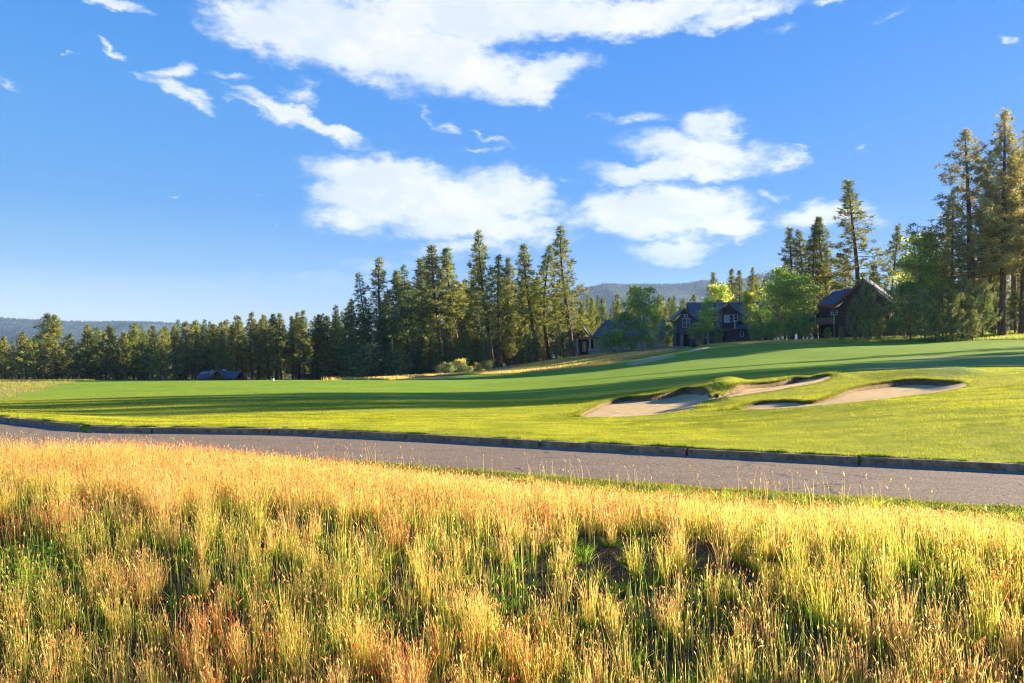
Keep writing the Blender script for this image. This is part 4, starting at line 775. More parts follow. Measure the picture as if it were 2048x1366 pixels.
for (px, top, d, k, wd, lb, ln) in BIG: at_px('pine_tree', k, px, top, d, lb, group='big old pines at the right', wid=wd*1.08, lean=(ln, 0))
for i in range(26):
    px = RB.uniform(1860, 2120); at_px('pine_tree', RB.choice(['tall3', 'full0', 'full1', 'tall1']), px, RB.uniform(480, 600), RB.uniform(122, 150), fill_label('shaded pine', 'in the dark wood behind', px, BIG) or 'shaded pine in the dark wood behind the big pines at the right', group='pines in the wood at the right', wid=RB.uniform(.9, 1.2))
for i in range(22):
    px = 1450 + i * 22 + RB.uniform(-8, 8); at_px('pine_tree', RB.choice(['full0', 'full1', 'full2', 'full3']), px, RB.uniform(572, 600) if px < 1640 else RB.uniform(560, 610), RB.uniform(156, 166) if px < 1560 else RB.uniform(128, 148), fill_label('low dark pine', 'in the understorey behind', px, BH + BIG) or 'low dark pine in the understorey behind the houses', group='understorey pines behind the houses', wid=RB.uniform(1.0, 1.4))
# leafy trees and shrubs around the houses
for (px, top, d, k, wd, lb) in [(1285,568,124,'aspen2',1.0,'tall light green leafy tree in front of the porch house'),(1243,622,123,'alder0',.95,'rounded leafy tree with red-tinged top at the porch house'),(1310,605,127,'aspen2',.6,'leafy tree right of the tall light green one'),(1334,648,122,'alder0',.9,'leafy bush between the porch house and the gabled house'),(1205,672,124,'alder0',.6,'low leafy bush at the left end of the porch house wall'),(1236,655,120,'aspen1',1.2,'slim light leafy tree left of the tall light green one'),(1222,668,121,'shrub0',1.0,'dark green shrub beside the porch post'),
 (1268,670,121,'alder0',.8,'dense dark leafy bush below the tall leafy tree'),(1300,672,120,'alder0',.9,'dense dark bush at the right foot of the tall leafy tree'),(1416,590,125,'aspen1',1.15,'young aspen with white trunk and yellow top before the gabled house'),(1395,655,127,'shrub2',.8,'blue-green shrub left of the white-trunked aspen'),(1436,655,127,'alder0',.9,'dark leafy shrub right of the white-trunked aspen'),
 (1399,686,122,'shrub2',1.3,'grey-green round bush at the porch corner of the gabled house'),(1440,565,150,'aspen0',.9,'yellow-green tree top seen above the gabled house roof'),(1501,578,126,'aspen3',.6,'light green leafy tree covering the right of the dormer'),(1526,615,124,'alder0',1.0,'very dark dense leafy tree beside the right gable'),(1510,650,121,'alder0',1.1,'black-green bush right of the ground-floor window'),
 (1562,530,120,'aspen2',.85,'tall airy leafy tree with white stems, left of the leafy clump'),(1600,545,119,'aspen2',1.0,'broad leafy tree in the middle of the leafy clump'),(1545,640,116,'alder0',1.1,'dark leafy bush at the left foot of the clump'),(1580,640,115,'alder0',1.2,'dark leafy bush in the middle foot of the clump'),(1612,625,114,'alder0',1.0,'leafy bush at the right foot of the clump, next to the red-timbered house'),
 (1838,455,108,'aspen3',.9,'bright yellow-green tree below the big pines'),(1862,520,106,'aspen3',.8,'glowing yellow tree right against the big pines'),(1808,560,106,'alder0',1.1,'mid green leafy tree covering the right end of the red-timbered house roof'),(1835,600,103,'alder0',1.1,'dark leafy tree under the bright yellow-green one'),(1785,640,104,'shrub0',1.3,'small dark shrub by the small right window of the red-timbered house')]:
    at_px('leafy_tree' if not k.startswith('shrub') else 'shrub', k, px, top, d, lb, wid=wd, cat='tree' if not k.startswith('shrub') else 'shrub')
for (px, top, d, k, wd, lb) in [(1734,562,100,'young1',.62,'grey-green young pine right in front of the red-timbered house'),(1712,600,99,'young0',.6,'lower grey-green young pine left of the one before the gable'),(1758,610,98,'young2',.6,'bushy young pine right of the one before the gable'),(1682,655,100,'young1',.8,'tiny pine sapling beside the house corner'),
 (1738,640,97,'young2',1.0,'low spreading young pine at the foot of the house wall'),(1820,610,97,'young0',.9,'bushy young pine, leftmost of the dark row under the leafy trees'),(1850,585,96,'young2',.85,'bushy young pine, second of the dark row'),(1885,570,96,'young0',.9,'bushy young pine with pale tips in the middle of the dark row'),(1925,560,97,'young1',1.1,'bushy young pine with glowing pale tips under the leaning giant'),(1965,570,98,'young2',.8,'bushy young pine at the right end of the dark row'),
 (1905,610,94,'young2',.9,'low dense young pine in front of the pale-tipped one'),(1870,620,94,'young0',1.0,'low dense dark young pine in front of the second one'),(1990,600,102,'young1',1.0,'small young pine between the two giant trunks'),(2030,590,104,'young0',1.1,'small green young pine at the right border'),(2060,560,103,'young2',1,'young pine just outside the right border'),(1945,620,95,'young0',1.1,'low dark young pine under the leaning giant'),
 (1655,655,104,'young0',1.0,'dark low bush-like pine in the shade below the balcony')]:
    at_px('young_pine', k, px, top, d, lb, wid=wd, cat='young pine')
for i, (px, top, lb) in enumerate([(880,731,'tawny shrub at the left end of the sunlit shrub row'),(899,726,'green-gold shrub, second of the sunlit shrub row'),(921,720,'tallest golden shrub of the sunlit row'),(940,733,'rusty-tinged shrub in the middle of the sunlit row'),(957,727,'golden shrub beside the shaded gap in the row'),(976,721,'round-clumped golden shrub near the tallest pine trunk'),(966,738,'low rusty shrub in front of the golden ones'),(930,736,'low shrub in front of the tallest golden shrub')]):
    at_px('shrub', 'shrub1' if i % 2 == 0 else 'shrub2', px, top, 124 - i % 3, lb, cat='shrub', group='sunlit shrub row below the middle grove', wid=(.75, .9, .7, .85, .65, .8, 1.0, .8)[i])
# trees beyond the right border, whose shadows cross the fairway
for (X, Y, h_) in [(74,61,24),(79,66,26),(84,70,25),(75,69,23),(88,74,27),(81,75,24),(70,66,22),(90,67,26),(84,63,24),(96,90,20)]:
    plant('pine_tree', RB.choice(['tall3', 'tall1', 'full0', 'full3']), X, Y, h_, 'pine of the wood beyond the right border of the view', group='pines beyond the right border', wid=1.1)
# ================================================================ HOUSES
def sh_roof(name, c1, c2): 
    m, t, b = principled(name, c1, .75, .35); g = t.new('ShaderNodeTexCoord').outputs['Object']
    br = t.new('ShaderNodeTexBrick'); t.l.new(t.vmath('MULTIPLY', g, (1, 1, 1.3)), br.inputs['Vector']); br.inputs['Scale'].default_value = 3.2; br.inputs['Color1'].default_value = (*c1, 1); br.inputs['Color2'].default_value = (*c2, 1); br.inputs['Mortar'].default_value = (c1[0] * .5, c1[1] * .5, c1[2] * .5, 1)
    n = t.noise(g, 1.3, 4); t.l.new(t.mix(t.rng(n, .3, .7, 0, .5), br.outputs[0], (*c2, 1)), b.inputs['Base Color']); return m
def siding(name, c, axis=2, sc=5.0):
    m, t, b = principled(name, c, .8, .2); g = t.new('ShaderNodeTexCoord').outputs['Object']; sp = t.new('ShaderNodeSeparateXYZ'); t.l.new(g, sp.inputs[0])
    fr = t.math('FRACT', t.math('MULTIPLY', sp.outputs[axis], sc)); n = t.noise(g, 2.5, 4)
    cc_ = t.mix(t.rng(n, .3, .7), (*[v * .8 for v in c], 1), (*[min(1, v * 1.2) for v in c], 1)); cc_ = t.mix(t.rng(fr, .0, .12, .75, 0), cc_, (*[v * .35 for v in c], 1))
    t.l.new(cc_, b.inputs['Base Color']); return m
def stone(name):
    m, t, b = principled(name, (.3, .25, .2), .9, .2); g = t.new('ShaderNodeTexCoord').outputs['Object']
    vo = t.new('ShaderNodeTexVoronoi'); vo.inputs['Scale'].default_value = 3.2; t.l.new(g, vo.inputs['Vector']); sp = t.new('ShaderNodeSeparateColor'); t.l.new(vo.outputs['Color'], sp.inputs[0])
    t.l.new(t.mix(sp.outputs[0], (.42, .36, .29, 1), (.22, .19, .16, 1)), b.inputs['Base Color']); return m
M_roof = sh_roof('blue_grey_shingle', (.065, .078, .10), (.105, .12, .145)); M_roof2 = sh_roof('slate_shingle', (.06, .065, .09), (.11, .11, .14))
M_grey = siding('grey_blue_siding', (.10, .095, .105)); M_brown = siding('brown_timber_siding', (.10, .045, .035)); M_tan = siding('pale_siding', (.45, .38, .29)); M_trim = noisy('brown_trim', (.16, .075, .04), (.24, .12, .07), 4, .7, .1)
M_red = noisy('red_brown_fascia', (.20, .06, .03), (.30, .10, .05), 3, .7, .1); M_beam = noisy('timber_beam', (.16, .085, .045), (.26, .15, .08), 3, .8, .2, (1, 1, .3)); M_white = noisy('white_trim', (.55, .52, .45), (.68, .65, .58), 3, .6, .1)
M_stone = stone('stone_masonry'); M_dark = noisy('dark_parts_and_shade', (.02, .018, .018), (.035, .03, .03), 2, .9, .1); M_palepost = noisy('pale_post', (.38, .33, .26), (.50, .44, .36), 3, .8, .1)  # M_dark: shade of the recesses put into colour; also real dark parts
M_glass, _t, _b = principled('window_glass', (.05, .06, .065), .08, .6); M_glassl, _t, _b = principled('bright_window_glass', (.45, .55, .60), .15, .6)
def gable_roof(mb, x0, x1, zr, ze, y0, y1, th=.16, over=0.0):
    """ridge along y at the middle of x0..x1"""
    xm = (x0 + x1) / 2
    for xe in (x0, x1):
        d = Vector((xe - xm, 0, ze - zr)); nrm = Vector((-(ze - zr), 0, (xe - xm))).normalized(); nrm = nrm if nrm.z > 0 else -nrm
        a = Vector((xm, y0, zr)); bq = Vector((xe, y0, ze)); n_ = nrm * th
        mb.ext([a, bq, bq - n_, a - Vector((0, 0, th * 1.25))], (0, y1 - y0, 0))
def rake(mb, x0, x1, zr, ze, y, w_=.22, th=.1):
    xm = (x0 + x1) / 2
    for xe in (x0, x1):
        mb.ext([(xm, y - th, zr + .03), (xe, y - th, ze + .03), (xe, y - th, ze - w_), (xm, y - th, zr - w_ * 1.3)], (0, th - .003, 0))
def gable_wall(mb, x0, x1, zr, ze, y, z0=0, th=.2):
    xm = (x0 + x1) / 2; mb.ext([(x0, y, z0), (x1, y, z0), (x1, y, ze), (xm, y, zr), (x0, y, ze)], (0, th, 0))
def slope_roof(mb, x0, x1, y0, z0, y1, z1, th=.16):
    mb.ext([(x0, y0, z0), (x0, y1, z1), (x0, y1, z1 - th), (x0, y0, z0 - th)], (x1 - x0, 0, 0))
def window(parent, x0, x1, z0, z1, y, nx_=2, nz_=2, glass=None, frame=None, fw=.1):
    f = MB(); f.box(x0, x1, y - .09, y + .02, z0, z0 + fw); f.box(x0, x1, y - .09, y + .02, z1 - fw, z1); f.box(x0, x0 + fw, y - .088, y + .02, z0 + fw, z1 - fw); f.box(x1 - fw, x1, y - .088, y + .02, z0 + fw, z1 - fw)
    for i in range(1, nx_): xm = x0 + (x1 - x0) * i / nx_; f.box(xm - .04, xm + .04, y - .085, y, z0 + fw, z1 - fw)
    for i in range(1, nz_): zm = z0 + (z1 - z0) * i / nz_; f.box(x0 + fw, x1 - fw, y - .082, y, zm - .035, zm + .035)
    wq = empty('window', (0, 0, 0)); wq.parent = parent; f.build('frame', frame or M_white, wq)
    MB().box(x0 + fw * .5, x1 - fw * .5, y - .05, y - .005, z0 + fw * .5, z1 - fw * .5).build('pane', glass or M_glass, wq); return wq
# --- the gabled grey-blue house in the middle
k2 = F / 140; X2 = (1345 - 1024) / k2; Z2 = CAMZ + (HY - 693) / k2
h2 = empty('gabled_house', (X2, 140, Z2), R(-4)); tag(h2, 'grey-blue two-storey house with three gables, stone chimney and white-framed windows behind the grassy knoll', 'house')
P2 = lambda px: (px - 1345) / k2; Q2 = lambda py: (693 - py) / k2
a = MB(); gable_wall(a, P2(1354), P2(1388), Q2(619), Q2(640), .5, 0); a.box(P2(1354), P2(1354) + .2, .7, 6, -.3, Q2(640)); a.box(P2(1388) - .2, P2(1388), .7, 6, -.3, Q2(640))
a.box(P2(1388) + .01, P2(1447), 3.6, 3.8, -.3, Q2(640)); gable_wall(a, P2(1447), P2(1479.5), Q2(609), Q2(628), 2.0, 3.0); a.box(P2(1447), P2(1447) + .2, 2.2, 5, 3.0, Q2(628)); a.box(P2(1479.5) - .2, P2(1479.5), 2.2, 5, 0, Q2(628))
a.box(P2(1462), P2(1497), 1.6, 1.8, -.3, Q2(657)); a.box(P2(1497) - .2, P2(1497), 1.8, 5, -.3, Q2(657)); a.box(P2(1479.5) + .01, P2(1545), 4.4, 4.6, -.3, Q2(640)); gable_wall(a, P2(1512), P2(1552), Q2(604), Q2(624), 3.4, 0); a.box(P2(1545), P2(1545) + .2, 4.6, 12, -.3, Q2(640))
a.box(P2(1388), P2(1545), 12, 12.2, -.3, Q2(640)); a.build('wall', M_grey, h2)
r = MB(); gable_roof(r, P2(1345), P2(1393), Q2(616), Q2(640), 0, 7.5); gable_roof(r, P2(1434), P2(1482.5), Q2(606), Q2(628), 1.2, 8); gable_roof(r, P2(1507), P2(1556), Q2(600), Q2(624), 2.6, 9)
slope_roof(r, P2(1388), P2(1550), 3.2, Q2(641), 8.2, Q2(599)); slope_roof(r, P2(1388), P2(1550), 13.2, Q2(641), 8.2, Q2(599)); slope_roof(r, P2(1474), P2(1499), .9, Q2(657), 2.6, Q2(649)); slope_roof(r, P2(1338), P2(1357), .3, Q2(667), 2.5, Q2(661))
rf = r.build('roof', M_roof, h2)
c_ = MB(); c_.box(P2(1438), P2(1449), 2.4, 3.5, -.3, Q2(600)); c_.box(P2(1437.3), P2(1449.7), 2.32, 3.58, Q2(600), Q2(598.6)); c_.build('chimney', M_stone, h2)
rk = MB(); rake(rk, P2(1345), P2(1393), Q2(616), Q2(640), 0); rk.build('gable_trim', M_trim, h2); rk = MB(); rake(rk, P2(1434), P2(1482.5), Q2(606), Q2(628), 1.2); rk.build('gable_trim', M_trim, h2)
rk = MB(); rake(rk, P2(1507), P2(1556), Q2(600), Q2(624), 2.6, .34); o = rk.build('gable_trim', M_palepost, h2); o['label'] = 'pale trim of the right gable'
# porch with its own low gable
pr = MB(); gable_roof(pr, P2(1355), P2(1417), Q2(650), Q2(666), -2.6, .45); pr.build('porch_roof', M_roof2, h2)
rk = MB(); rake(rk, P2(1355), P2(1417), Q2(650), Q2(666), -2.6, .3); rk.bar((P2(1358), -2.5, Q2(667.5)), (P2(1414), -2.5, Q2(667.5)), .26, .3); rk.bar((P2(1386), -2.5, Q2(667)), (P2(1386), -2.5, Q2(653)), .18); rk.build('porch_beam', M_trim, h2)
for px in (1359, 1378, 1413): MB().box(P2(px) - .28, P2(px) + .28, -2.7, -2.2, -.3, Q2(669)).build('porch_post', M_stone if px == 1359 else M_grey, h2)
MB().box(P2(1361), P2(1411), -.0, .45, -.2, Q2(667)).build('porch_shade_block', M_dark, h2)  # solid near-black block, the shade under the porch put into its colour
MB().box(P2(1448), P2(1461), 1.0, 1.5, -.2, Q2(662)).build('ground_floor_shade_block', M_dark, h2)  # dark block added for the shade under the balcony
MB().box(P2(1454), P2(1460), .3, .8, -.3, Q2(664)).build('column', M_grey, h2)
MB().box(P2(1448), P2(1472), -.6, -.2, -.3, Q2(679)).build('garden_wall', M_grey, h2)
window(h2, P2(1368.5), P2(1376), Q2(634), Q2(628), .5, 1, 1); window(h2, P2(1365), P2(1380.5), Q2(655), Q2(636.5), .5, 2, 2); window(h2, P2(1451), P2(1460), Q2(646), Q2(629), 2.0, 1, 1, M_glassl); window(h2, P2(1461), P2(1469.5), Q2(643), Q2(628.5), 2.0, 1, 2); window(h2, P2(1470), P2(1478.5), Q2(641), Q2(628.5), 2.0, 1, 2); window(h2, P2(1481.5), P2(1489), Q2(673), Q2(661), 1.6, 1, 1)
bl = MB(); bl.box(P2(1438), P2(1474), .2, 2.0, Q2(661), Q2(657)); bl.build('balcony_deck', M_trim, h2)
bl = MB(); bl.box(P2(1438), P2(1468), .22, .3, Q2(647), Q2(646)); bl.box(P2(1438), P2(1468), .22, .3, Q2(656), Q2(655.2))
for i in range(16): x = P2(1438.5) + i * (P2(1467) - P2(1438.5)) / 15; bl.box(x, x + .07, .23, .29, Q2(655.2), Q2(647))
bl.build('railing', M_dark, h2); MB().box(P2(1467), P2(1469), .1, .34, Q2(657), Q2(642)).build('railing_post', M_white, h2)
# --- the red-timbered house on the right
k3 = F / 113; X3 = (1726 - 1024) / k3; Z3 = CAMZ + (HY - 676) / k3
h3 = empty('timber_house', (X3, 113, Z3), R(-36)); h3.scale = (1.13, .8, 1.0); tag(h3, 'dark brown timber house with steep red-trimmed gable and blue-grey shed roof', 'house')
q3 = lambda py: (676 - py) / k3
a = MB(); gable_wall(a, -3.0, 3.0, q3(560), q3(612), .5, -.3); a.box(-3.0, -2.8, .7, 9, -.3, q3(612)); a.box(2.8, 3.0, .7, 9, -.3, q3(612)); a.box(-2.8, 2.8, 8.8, 9, -.3, q3(612)); a.box(3.02, 6.4, 2.5, 2.7, -.3, 2.6); a.build('wall', M_brown, h3)
r = MB(); gable_roof(r, -3.9, 3.9, q3(556), q3(617), 0, 9.4, .2); slope_roof(r, 3.0, 6.6, 1.8, 2.4, 5, 3.6); r.build('roof', M_roof2, h3)
rk = MB(); rake(rk, -3.9, 3.9, q3(556), q3(617), 0, .36, .14); rk.build('gable_trim', M_red, h3)
a = MB(); a.box(-5.6, -3.02, 1.2, 6, 2.3, 4.6); a.box(-3.2, -3.02, 1.0, 1.2, -.3, 4.6); a.box(-5.6, -5.4, 1.2, 6, -.3, 2.3); wg = a.build('side_wing', M_brown, h3)
from mathutils import Matrix
_M3 = (Matrix.Translation(h3.location) @ Matrix.Rotation(h3.rotation_euler[2], 4, 'Z') @ Matrix.Diagonal((1.13, .8, 1.0, 1.0))).inverted()
def loc3(px, py, d): return _M3 @ Vector(((px - 1024) / F * d, d, CAMZ + (HY - py) / F * d))
A_, B_, C_, D_ = loc3(1634, 610, 111.6), loc3(1669, 607, 111.9), loc3(1701, 578, 115.2), loc3(1666, 583, 115.0); E_, G_ = loc3(1672, 604, 118.6), loc3(1704, 604, 118.8); dn = Vector((0, 0, -.18))
r = MB(); r.ext([A_, B_, C_, D_], dn); r.ext([D_ + Vector((0, 0, -.003)), C_ + Vector((0, 0, -.003)), G_, E_], dn); r.build('shed_roof', M_roof, h3)
r = MB(); r.bar(A_ + Vector((0, 0, -.2)), B_ + Vector((0, 0, -.2)), .08, .34); r.bar(B_ + Vector((0, 0, -.22)), C_ + Vector((0, 0, -.22)), .10, .34); r.build('shed_fascia', M_red, h3)
r = MB(); r.ext([(-5.4, .4, q3(622)), (-7.6, .4, q3(648)), (-7.6, .4, q3(648) - .15), (-5.4, .4, q3(622) - .15)], (0, 4.5, 0)); r.build('lower_roof', M_roof, h3)
window(h3, -4.15, -3.65, q3(629), q3(616), 1.2, 2, 3, M_glassl, M_dark, .05); window(h3, -3.55, -3.1, q3(629), q3(616), 1.2, 2, 3, M_glassl, M_dark, .05); window(h3, 4.3, 4.85, q3(662), q3(641), 2.5, 2, 4, M_glassl, M_dark, .05)
MB().box(-5.2, -4.5, 1.14, 1.19, 2.35, 4.3).build('door', M_dark, h3)
MB().box(-5.8, -3.4, -.2, 1.2, 2.05, 2.3).build('balcony_deck', M_beam, h3)
bl = MB(); bl.box(-5.8, -3.5, -.22, -.1, 2.35, 3.0); bl.build('railing', M_beam, h3)
for x in (-5.85, -3.5): MB().box(x, x + .16, -.26, -.06, 2.0, 3.45).build('railing_post', M_palepost, h3)
MB().box(-5.3, -3.1, 1.6, 2.0, -.3, 2.3).build('basement_shade_block', M_dark, h3)  # dark block painting the shade beneath the balcony deck
MB().box(-3.55, -3.35, -.1, .1, -.3, 2.05).build('porch_post', M_beam, h3); MB().box(4.0, 6.3, 1.4, 1.9, -.3, 1.0).build('garden_wall', M_brown, h3)
# --- the small house with the truss porch
k1 = F / 135; X1 = (1150 - 1024) / k1; Z1 = CAMZ + (HY - 709) / k1
h1 = empty('porch_house', (X1, 135, Z1), R(-10)); tag(h1, 'low house with blue-grey roof and open timber truss porch beside the leaning pine', 'house')
P1 = lambda px: (px - 1150) / k1; Q1 = lambda py: (709 - py) / k1
r = MB(); gable_roof(r, P1(1147), P1(1184), Q1(653), Q1(675), -1.5, 5); r.build('porch_roof', M_roof, h1)
rk = MB(); rake(rk, P1(1147), P1(1184), Q1(653), Q1(675), -1.5, .26); rk.build('porch_trim', M_trim, h1)
rk = MB(); rk.bar((P1(1150), -1.2, Q1(676)), (P1(1182), -1.2, Q1(676)), .28, .36); rk.bar((P1(1165.5), -1.2, Q1(674)), (P1(1165.5), -1.2, Q1(656)), .2); rk.bar((P1(1165.5), -1.2, Q1(673)), (P1(1159), -1.2, Q1(665)), .14); rk.bar((P1(1165.5), -1.2, Q1(673)), (P1(1172), -1.2, Q1(665)), .14); rk.build('porch_truss', M_beam, h1)
for px in (1156, 1181): MB().box(P1(px) - .15, P1(px) + .15, -1.4, -1.1, 1.0, Q1(678)).build('porch_post', M_palepost, h1); MB().box(P1(px) - .32, P1(px) + .32, -1.55, -.95, -.4, 1.0).build('post_base', M_stone, h1)
r = MB(); eL, eR, rL, rR, ze_, zr_ = P1(1181), P1(1328), P1(1207), P1(1328), Q1(674), Q1(637)
r.add([(eL, 1.0, ze_), (eR, 1.0, ze_), (rR, 6, zr_), (rL, 6, zr_), (eL, 11, ze_), (eR, 11, ze_), (eL, 1.0, ze_ - .2), (eR, 1.0, ze_ - .2), (eL, 11, ze_ - .2), (eR, 11, ze_ - .2), (rR, 6, zr_ - .2)], [(0, 1, 2, 3), (0, 3, 4), (3, 2, 5, 4), (0, 6, 7, 1), (4, 5, 9, 8), (0, 4, 8, 6), (1, 7, 10, 2), (2, 10, 9, 5), (6, 8, 9, 10, 7)]); r.build('roof', M_roof, h1)
a = MB(); a.box(P1(1186), P1(1322), 1.8, 2.0, -.3, Q1(676)); a.box(P1(1322), P1(1322) + .2, 2.0, 10, -.3, Q1(676)); a.ext([(P1(1322), 1.9, Q1(676)), (P1(1322), 6, Q1(642)), (P1(1322), 10.1, Q1(676))], (.2, 0, 0)); a.box(P1(1186), P1(1186) + .2, 2.0, 10, -.3, Q1(676)); a.build('wall', M_tan, h1)
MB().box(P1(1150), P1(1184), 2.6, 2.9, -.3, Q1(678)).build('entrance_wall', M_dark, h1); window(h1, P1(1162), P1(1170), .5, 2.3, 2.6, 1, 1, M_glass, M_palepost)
window(h1, P1(1205), P1(1216), .9, 2.2, 1.8, 2, 1); window(h1, P1(1258), P1(1270), .9, 2.2, 1.8, 2, 1)
# terrace wall, cabin far left, brown hut, roof in the grove
tw = empty('terrace_wall', ((1195 - 1024) / F * 128, 128, H1((1195 - 1024) / F * 128, 128)), R(4)); tag(tw, 'low stone terrace wall in front of the porch house', 'wall'); MB().box(-1, 6, 0, .35, -.5, .75).build('masonry', M_stone, tw); MB().box(-1.05, 6.05, -.05, .4, .755, .85).build('coping', M_palepost, tw)
tw = empty('terrace_wall', ((1305 - 1024) / F * 126, 126, H1((1305 - 1024) / F * 126, 126)), R(3)); tag(tw, 'low pale stone wall between the two grey-roofed houses', 'wall'); MB().box(0, 6, 0, .35, -.5, .55).build('masonry', M_stone, tw); MB().box(-.05, 6.05, -.05, .4, .555, .65).build('coping', M_palepost, tw)
kc = F / 150; Xc = (385 - 1024) / kc; Zc = CAMZ + (HY - 762) / kc; hc_ = empty('cabin', (Xc, 150, Zc), R(6)); tag(hc_, 'dark-roofed cabin with brown timber gable peeking over the left crest of the lawn', 'cabin')
Pc = lambda px: (px - 385) / kc; Qc = lambda py: (762 - py) / kc
r = MB(); gable_roof(r, Pc(415), Pc(450), Qc(740), Qc(757), 0, 6); slope_roof(r, Pc(388), Pc(466), 1.0, Qc(757), 5, Qc(743)); slope_roof(r, Pc(388), Pc(466), 9, Qc(757), 5, Qc(743)); r.build('roof', M_roof2, hc_)
rk = MB(); rake(rk, Pc(415), Pc(450), Qc(739), Qc(757), 0, .25); rk.bar((Pc(418), -.02, Qc(755.5)), (Pc(447), -.02, Qc(755.5)), .2)
for px in (427, 433, 439): rk.bar((Pc(px), .0, Qc(755)), (Pc(px), .0, Qc(746)), .15)
rk.build('gable_truss', M_beam, hc_); MB().box(Pc(415.5), Pc(419.5), 1.4, 2.2, -.3, Qc(740)).build('chimney', M_palepost, hc_)
a = MB(); gable_wall(a, Pc(419), Pc(446), Qc(742), Qc(756), .8, -4); a.box(Pc(390), Pc(473), 2, 8, -4, Qc(757)); a.build('wall', M_brown, hc_)
kc = F / 178; hb_ = empty('hut', ((592 - 1024) / kc, 178, CAMZ + (HY - 765) / kc), 0); tag(hb_, 'low orange-brown hut half hidden behind the trunk trio in the far treeline', 'hut')
MB().box(0, 4.2, 0, 3, -3, 1.3).build('wall', M_tan, hb_); r = MB(); slope_roof(r, -.3, 4.5, -.4, 1.35, 1.5, 1.9); r.build('roof', M_red, hb_)
kc = F / 150; hg = empty('shed', ((834 - 1024) / kc, 151, CAMZ + (HY - 745) / kc), R(15)); tag(hg, 'dark shed with faded blue roof deep in the shade of the middle grove', 'shed')
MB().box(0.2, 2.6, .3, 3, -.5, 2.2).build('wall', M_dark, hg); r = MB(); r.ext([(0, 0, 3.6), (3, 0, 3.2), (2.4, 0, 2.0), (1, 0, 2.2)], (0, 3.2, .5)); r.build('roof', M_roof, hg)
# ================================================================ SMALL THINGS
rock_m = noisy('granite', (.20, .19, .18), (.42, .39, .36), 3, .9, .6)
def boulder(px, d, w_, h_, label, py_off=0):
    rg = np.random.default_rng(int(px)); X = (px - 1024) / F * d; bpy_ = []
    u = np.linspace(0, np.pi, 9); v = np.linspace(0, 2 * np.pi, 14, endpoint=False); U_, V_ = np.meshgrid(u, v, indexing='ij'); D = np.stack([np.sin(U_) * np.cos(V_), np.sin(U_) * np.sin(V_), np.cos(U_)], -1).reshape(-1, 3)
    rr = np.ones(len(D))
    for q_ in range(9): n_ = rg.normal(0, 1, 3); n_ /= np.linalg.norm(n_); rr = np.minimum(rr, np.where(D @ n_ > .05, rg.uniform(.62, .95) / np.maximum(D @ n_, .05), 9))
    V = D * rr[:, None] * np.array([w_ / 2, w_ / 2.6, h_]); i = np.arange(8)[:, None] * 14; j = np.arange(14)[None]; j2 = (j + 1) % 14
    o = link('boulder', np_mesh('boulder', V, [np.stack([i + j, i + 14 + j, i + 14 + j2, i + j2], -1).reshape(-1, 4)]), rock_m); o.location = (X, d, H1(X, d) - h_ * .15); tag(o, label, 'boulder')
boulder(1957, 103, 1.5, .75, 'large grey boulder alone on the grass below the big pines'); boulder(1896, 104, .7, .3, 'small grey stone in the grass left of the large boulder'); boulder(947, 121, .8, .4, 'pale rock at the right end of the golden shrubs'); boulder(962, 120, 1.2, .6, 'broken pale rock leaning below the golden shrubs')
boulder(980, 122, 1.1, .45, 'rounded grey rock just left of the bare trunks'); boulder(1008, 123, 1.6, .6, 'broad blue-grey rock at the foot of the tallest pine'); boulder(1020, 123.5, 1.3, .6, 'blue-grey rock right of the broad one at the tallest pine'); boulder(839, 128, 1.8, .35, 'flat grey rock at the left end of the shrub row')
boulder(1600, 112, 1.6, .35, 'low pale rock in the grass at the left of the timber house'); boulder(1618, 112, 1.1, .3, 'low pale rock right beside it at the left of the timber house'); boulder(1500, 128, .9, .5, 'small pale rock before the ground-floor window of the gabled house')
white_m = noisy('white_paint', (.72, .74, .72), (.8, .8, .8), 4, .5, .05); green_m = noisy('green_paint', (.10, .35, .22), (.14, .4, .26), 4, .5, .05)
X = (545 - 1024) / F * 61; tb_ = empty('tee_box_marker', (X, 61, H1(X, 61))); tag(tb_, 'small white box with green edge on the crest of the lawn at left', 'marker'); MB().box(-.1, .1, -.08, .08, 0, .16).build('box', white_m, tb_); MB().box(-.12, .12, -.10, .10, .162, .20).build('lid', green_m, tb_)
X = (876 - 1024) / F * 84
me = bpy.data.meshes.new('tee_marker'); import bmesh; bm = bmesh.new(); bmesh.ops.create_uvsphere(bm, u_segments=16, v_segments=10, radius=.14); bmesh.ops.create_cone(bm, cap_ends=True, segments=10, radius1=.03, radius2=.03, depth=.2); bm.to_mesh(me)
o = link('tee_marker', me, white_m); o.location = (X, 84, H1(X, 84) + .14); tag(o, 'round white tee marker on the fairway below the golden shrubs', 'marker')
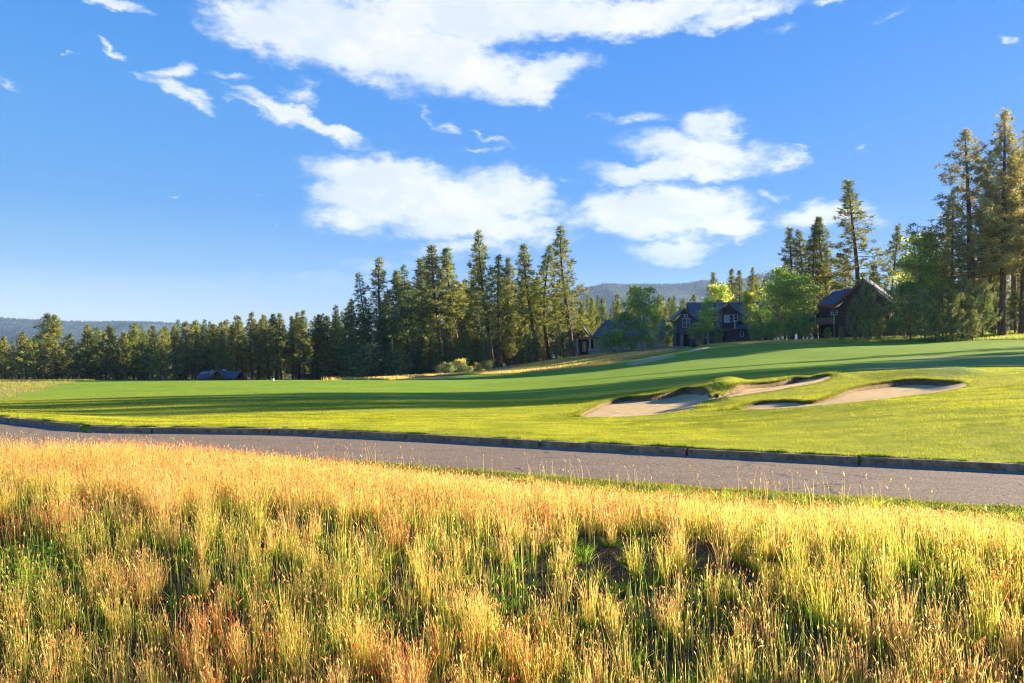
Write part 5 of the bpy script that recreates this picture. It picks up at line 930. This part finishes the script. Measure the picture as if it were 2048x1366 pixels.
# ================================================================ FAR RIDGES
hm = noisy('far_forest', (.025, .05, .065), (.05, .08, .10), .02, .95, .0)  # bluish albedo: part of the distance haze put into the forest colour
def ridge(prof, d, dback, name_seed, low=-20, tree=9, nt=2600):
    px = np.array([p_[0] for p_ in prof], float); py = np.array([p_[1] for p_ in prof], float); xs = np.arange(px[0], px[-1], 4.0); X = (xs - 1024) / F * d; Zt = CAMZ + (HY - np.interp(xs, px, py)) / F * d - tree * .7
    rows = []; nr = 26; zf = []
    for j in range(nr):
        f = j / (nr - 1); y = d * (.62 + .38 * f); sc = 1.0; z = low + (Zt - low) * sstep(0, 1.0, np.full_like(X, f)) + 46 * (fbm(X / 160 + name_seed, y / 160 + 0 * X, 4, name_seed) - .5) * np.sin(f * np.pi)
        rows.append(np.stack([X, np.full_like(X, y), z], -1)); 
    for j in range(4): rows.append(np.stack([X, np.full_like(X, d + (j + 1) * 120.0), Zt - (j + 1) * 45], -1))
    V = np.stack(rows, 0); n = V.shape[0]; m_ = V.shape[1]; ii = np.arange(n * m_).reshape(n, m_)
    tag(link('hill', np_mesh('hill', V.reshape(-1, 3), [np.stack([ii[:-1, :-1], ii[:-1, 1:], ii[1:, 1:], ii[1:, :-1]], -1).reshape(-1, 4)], smooth=True), hm), kind='structure')
    rg = np.random.default_rng(name_seed); TV = []; T = []
    fi = 25 - np.abs(rg.normal(0, 1, nt)) * 6; fi = np.clip(fi, 3, 25); xi = rg.uniform(0, m_ - 1.01, nt); a, b_ = fi.astype(int), xi.astype(int); p_ = V[a, b_] * (1 - (xi - b_))[:, None] + V[a, b_ + 1] * (xi - b_)[:, None]
    p2 = V[np.minimum(a + 1, 25), b_]; p_[:, 1:] += (p2 - V[a, b_])[:, 1:] * (fi - a)[:, None]
    hh = tree * rg.uniform(.5, 1.3, nt); ww = hh * .30
    for q_ in range(5): an = q_ * 2 * np.pi / 5; TV.append(p_ + np.stack([np.cos(an) * ww, np.sin(an) * ww, -hh * .1], -1))
    TV.append(p_ + np.stack([0 * hh, 0 * hh, hh], -1)); TV = np.stack(TV, 1).reshape(-1, 3); b0 = np.arange(nt)[:, None] * 6
    tag(link('hill_forest', np_mesh('hill_forest', TV, [np.concatenate([b0 + np.array([[q_, (q_ + 1) % 5, 5]]) for q_ in range(5)])]), hm), 'distant conifer forest covering the blue ridge', 'forest', kind='stuff')
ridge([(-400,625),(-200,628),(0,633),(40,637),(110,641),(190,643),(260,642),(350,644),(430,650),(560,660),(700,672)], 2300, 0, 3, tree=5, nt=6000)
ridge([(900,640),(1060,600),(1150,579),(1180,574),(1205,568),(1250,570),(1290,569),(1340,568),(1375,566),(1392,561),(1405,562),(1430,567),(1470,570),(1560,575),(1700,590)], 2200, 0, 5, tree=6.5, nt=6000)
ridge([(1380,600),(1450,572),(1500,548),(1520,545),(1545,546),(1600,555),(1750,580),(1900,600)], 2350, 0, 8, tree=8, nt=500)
# ================================================================ HAZE
hz = MB(); hz.box(-3700, 3700, -80, 2900, -70, 245); hv = bpy.data.materials.new('haze'); hv.use_nodes = True; t = NT(hv.node_tree); t.n.clear()
pv = t.new('ShaderNodeVolumePrincipled'); pv.inputs['Color'].default_value = (.52, .74, 1, 1); pv.inputs['Density'].default_value = .00009; pv.inputs['Anisotropy'].default_value = 0.2
o_ = t.new('ShaderNodeOutputMaterial'); t.l.new(pv.outputs[0], o_.inputs['Volume']); tag(hz.build('haze', hv), 'thin blue summer haze over the whole valley', 'haze', kind='stuff')
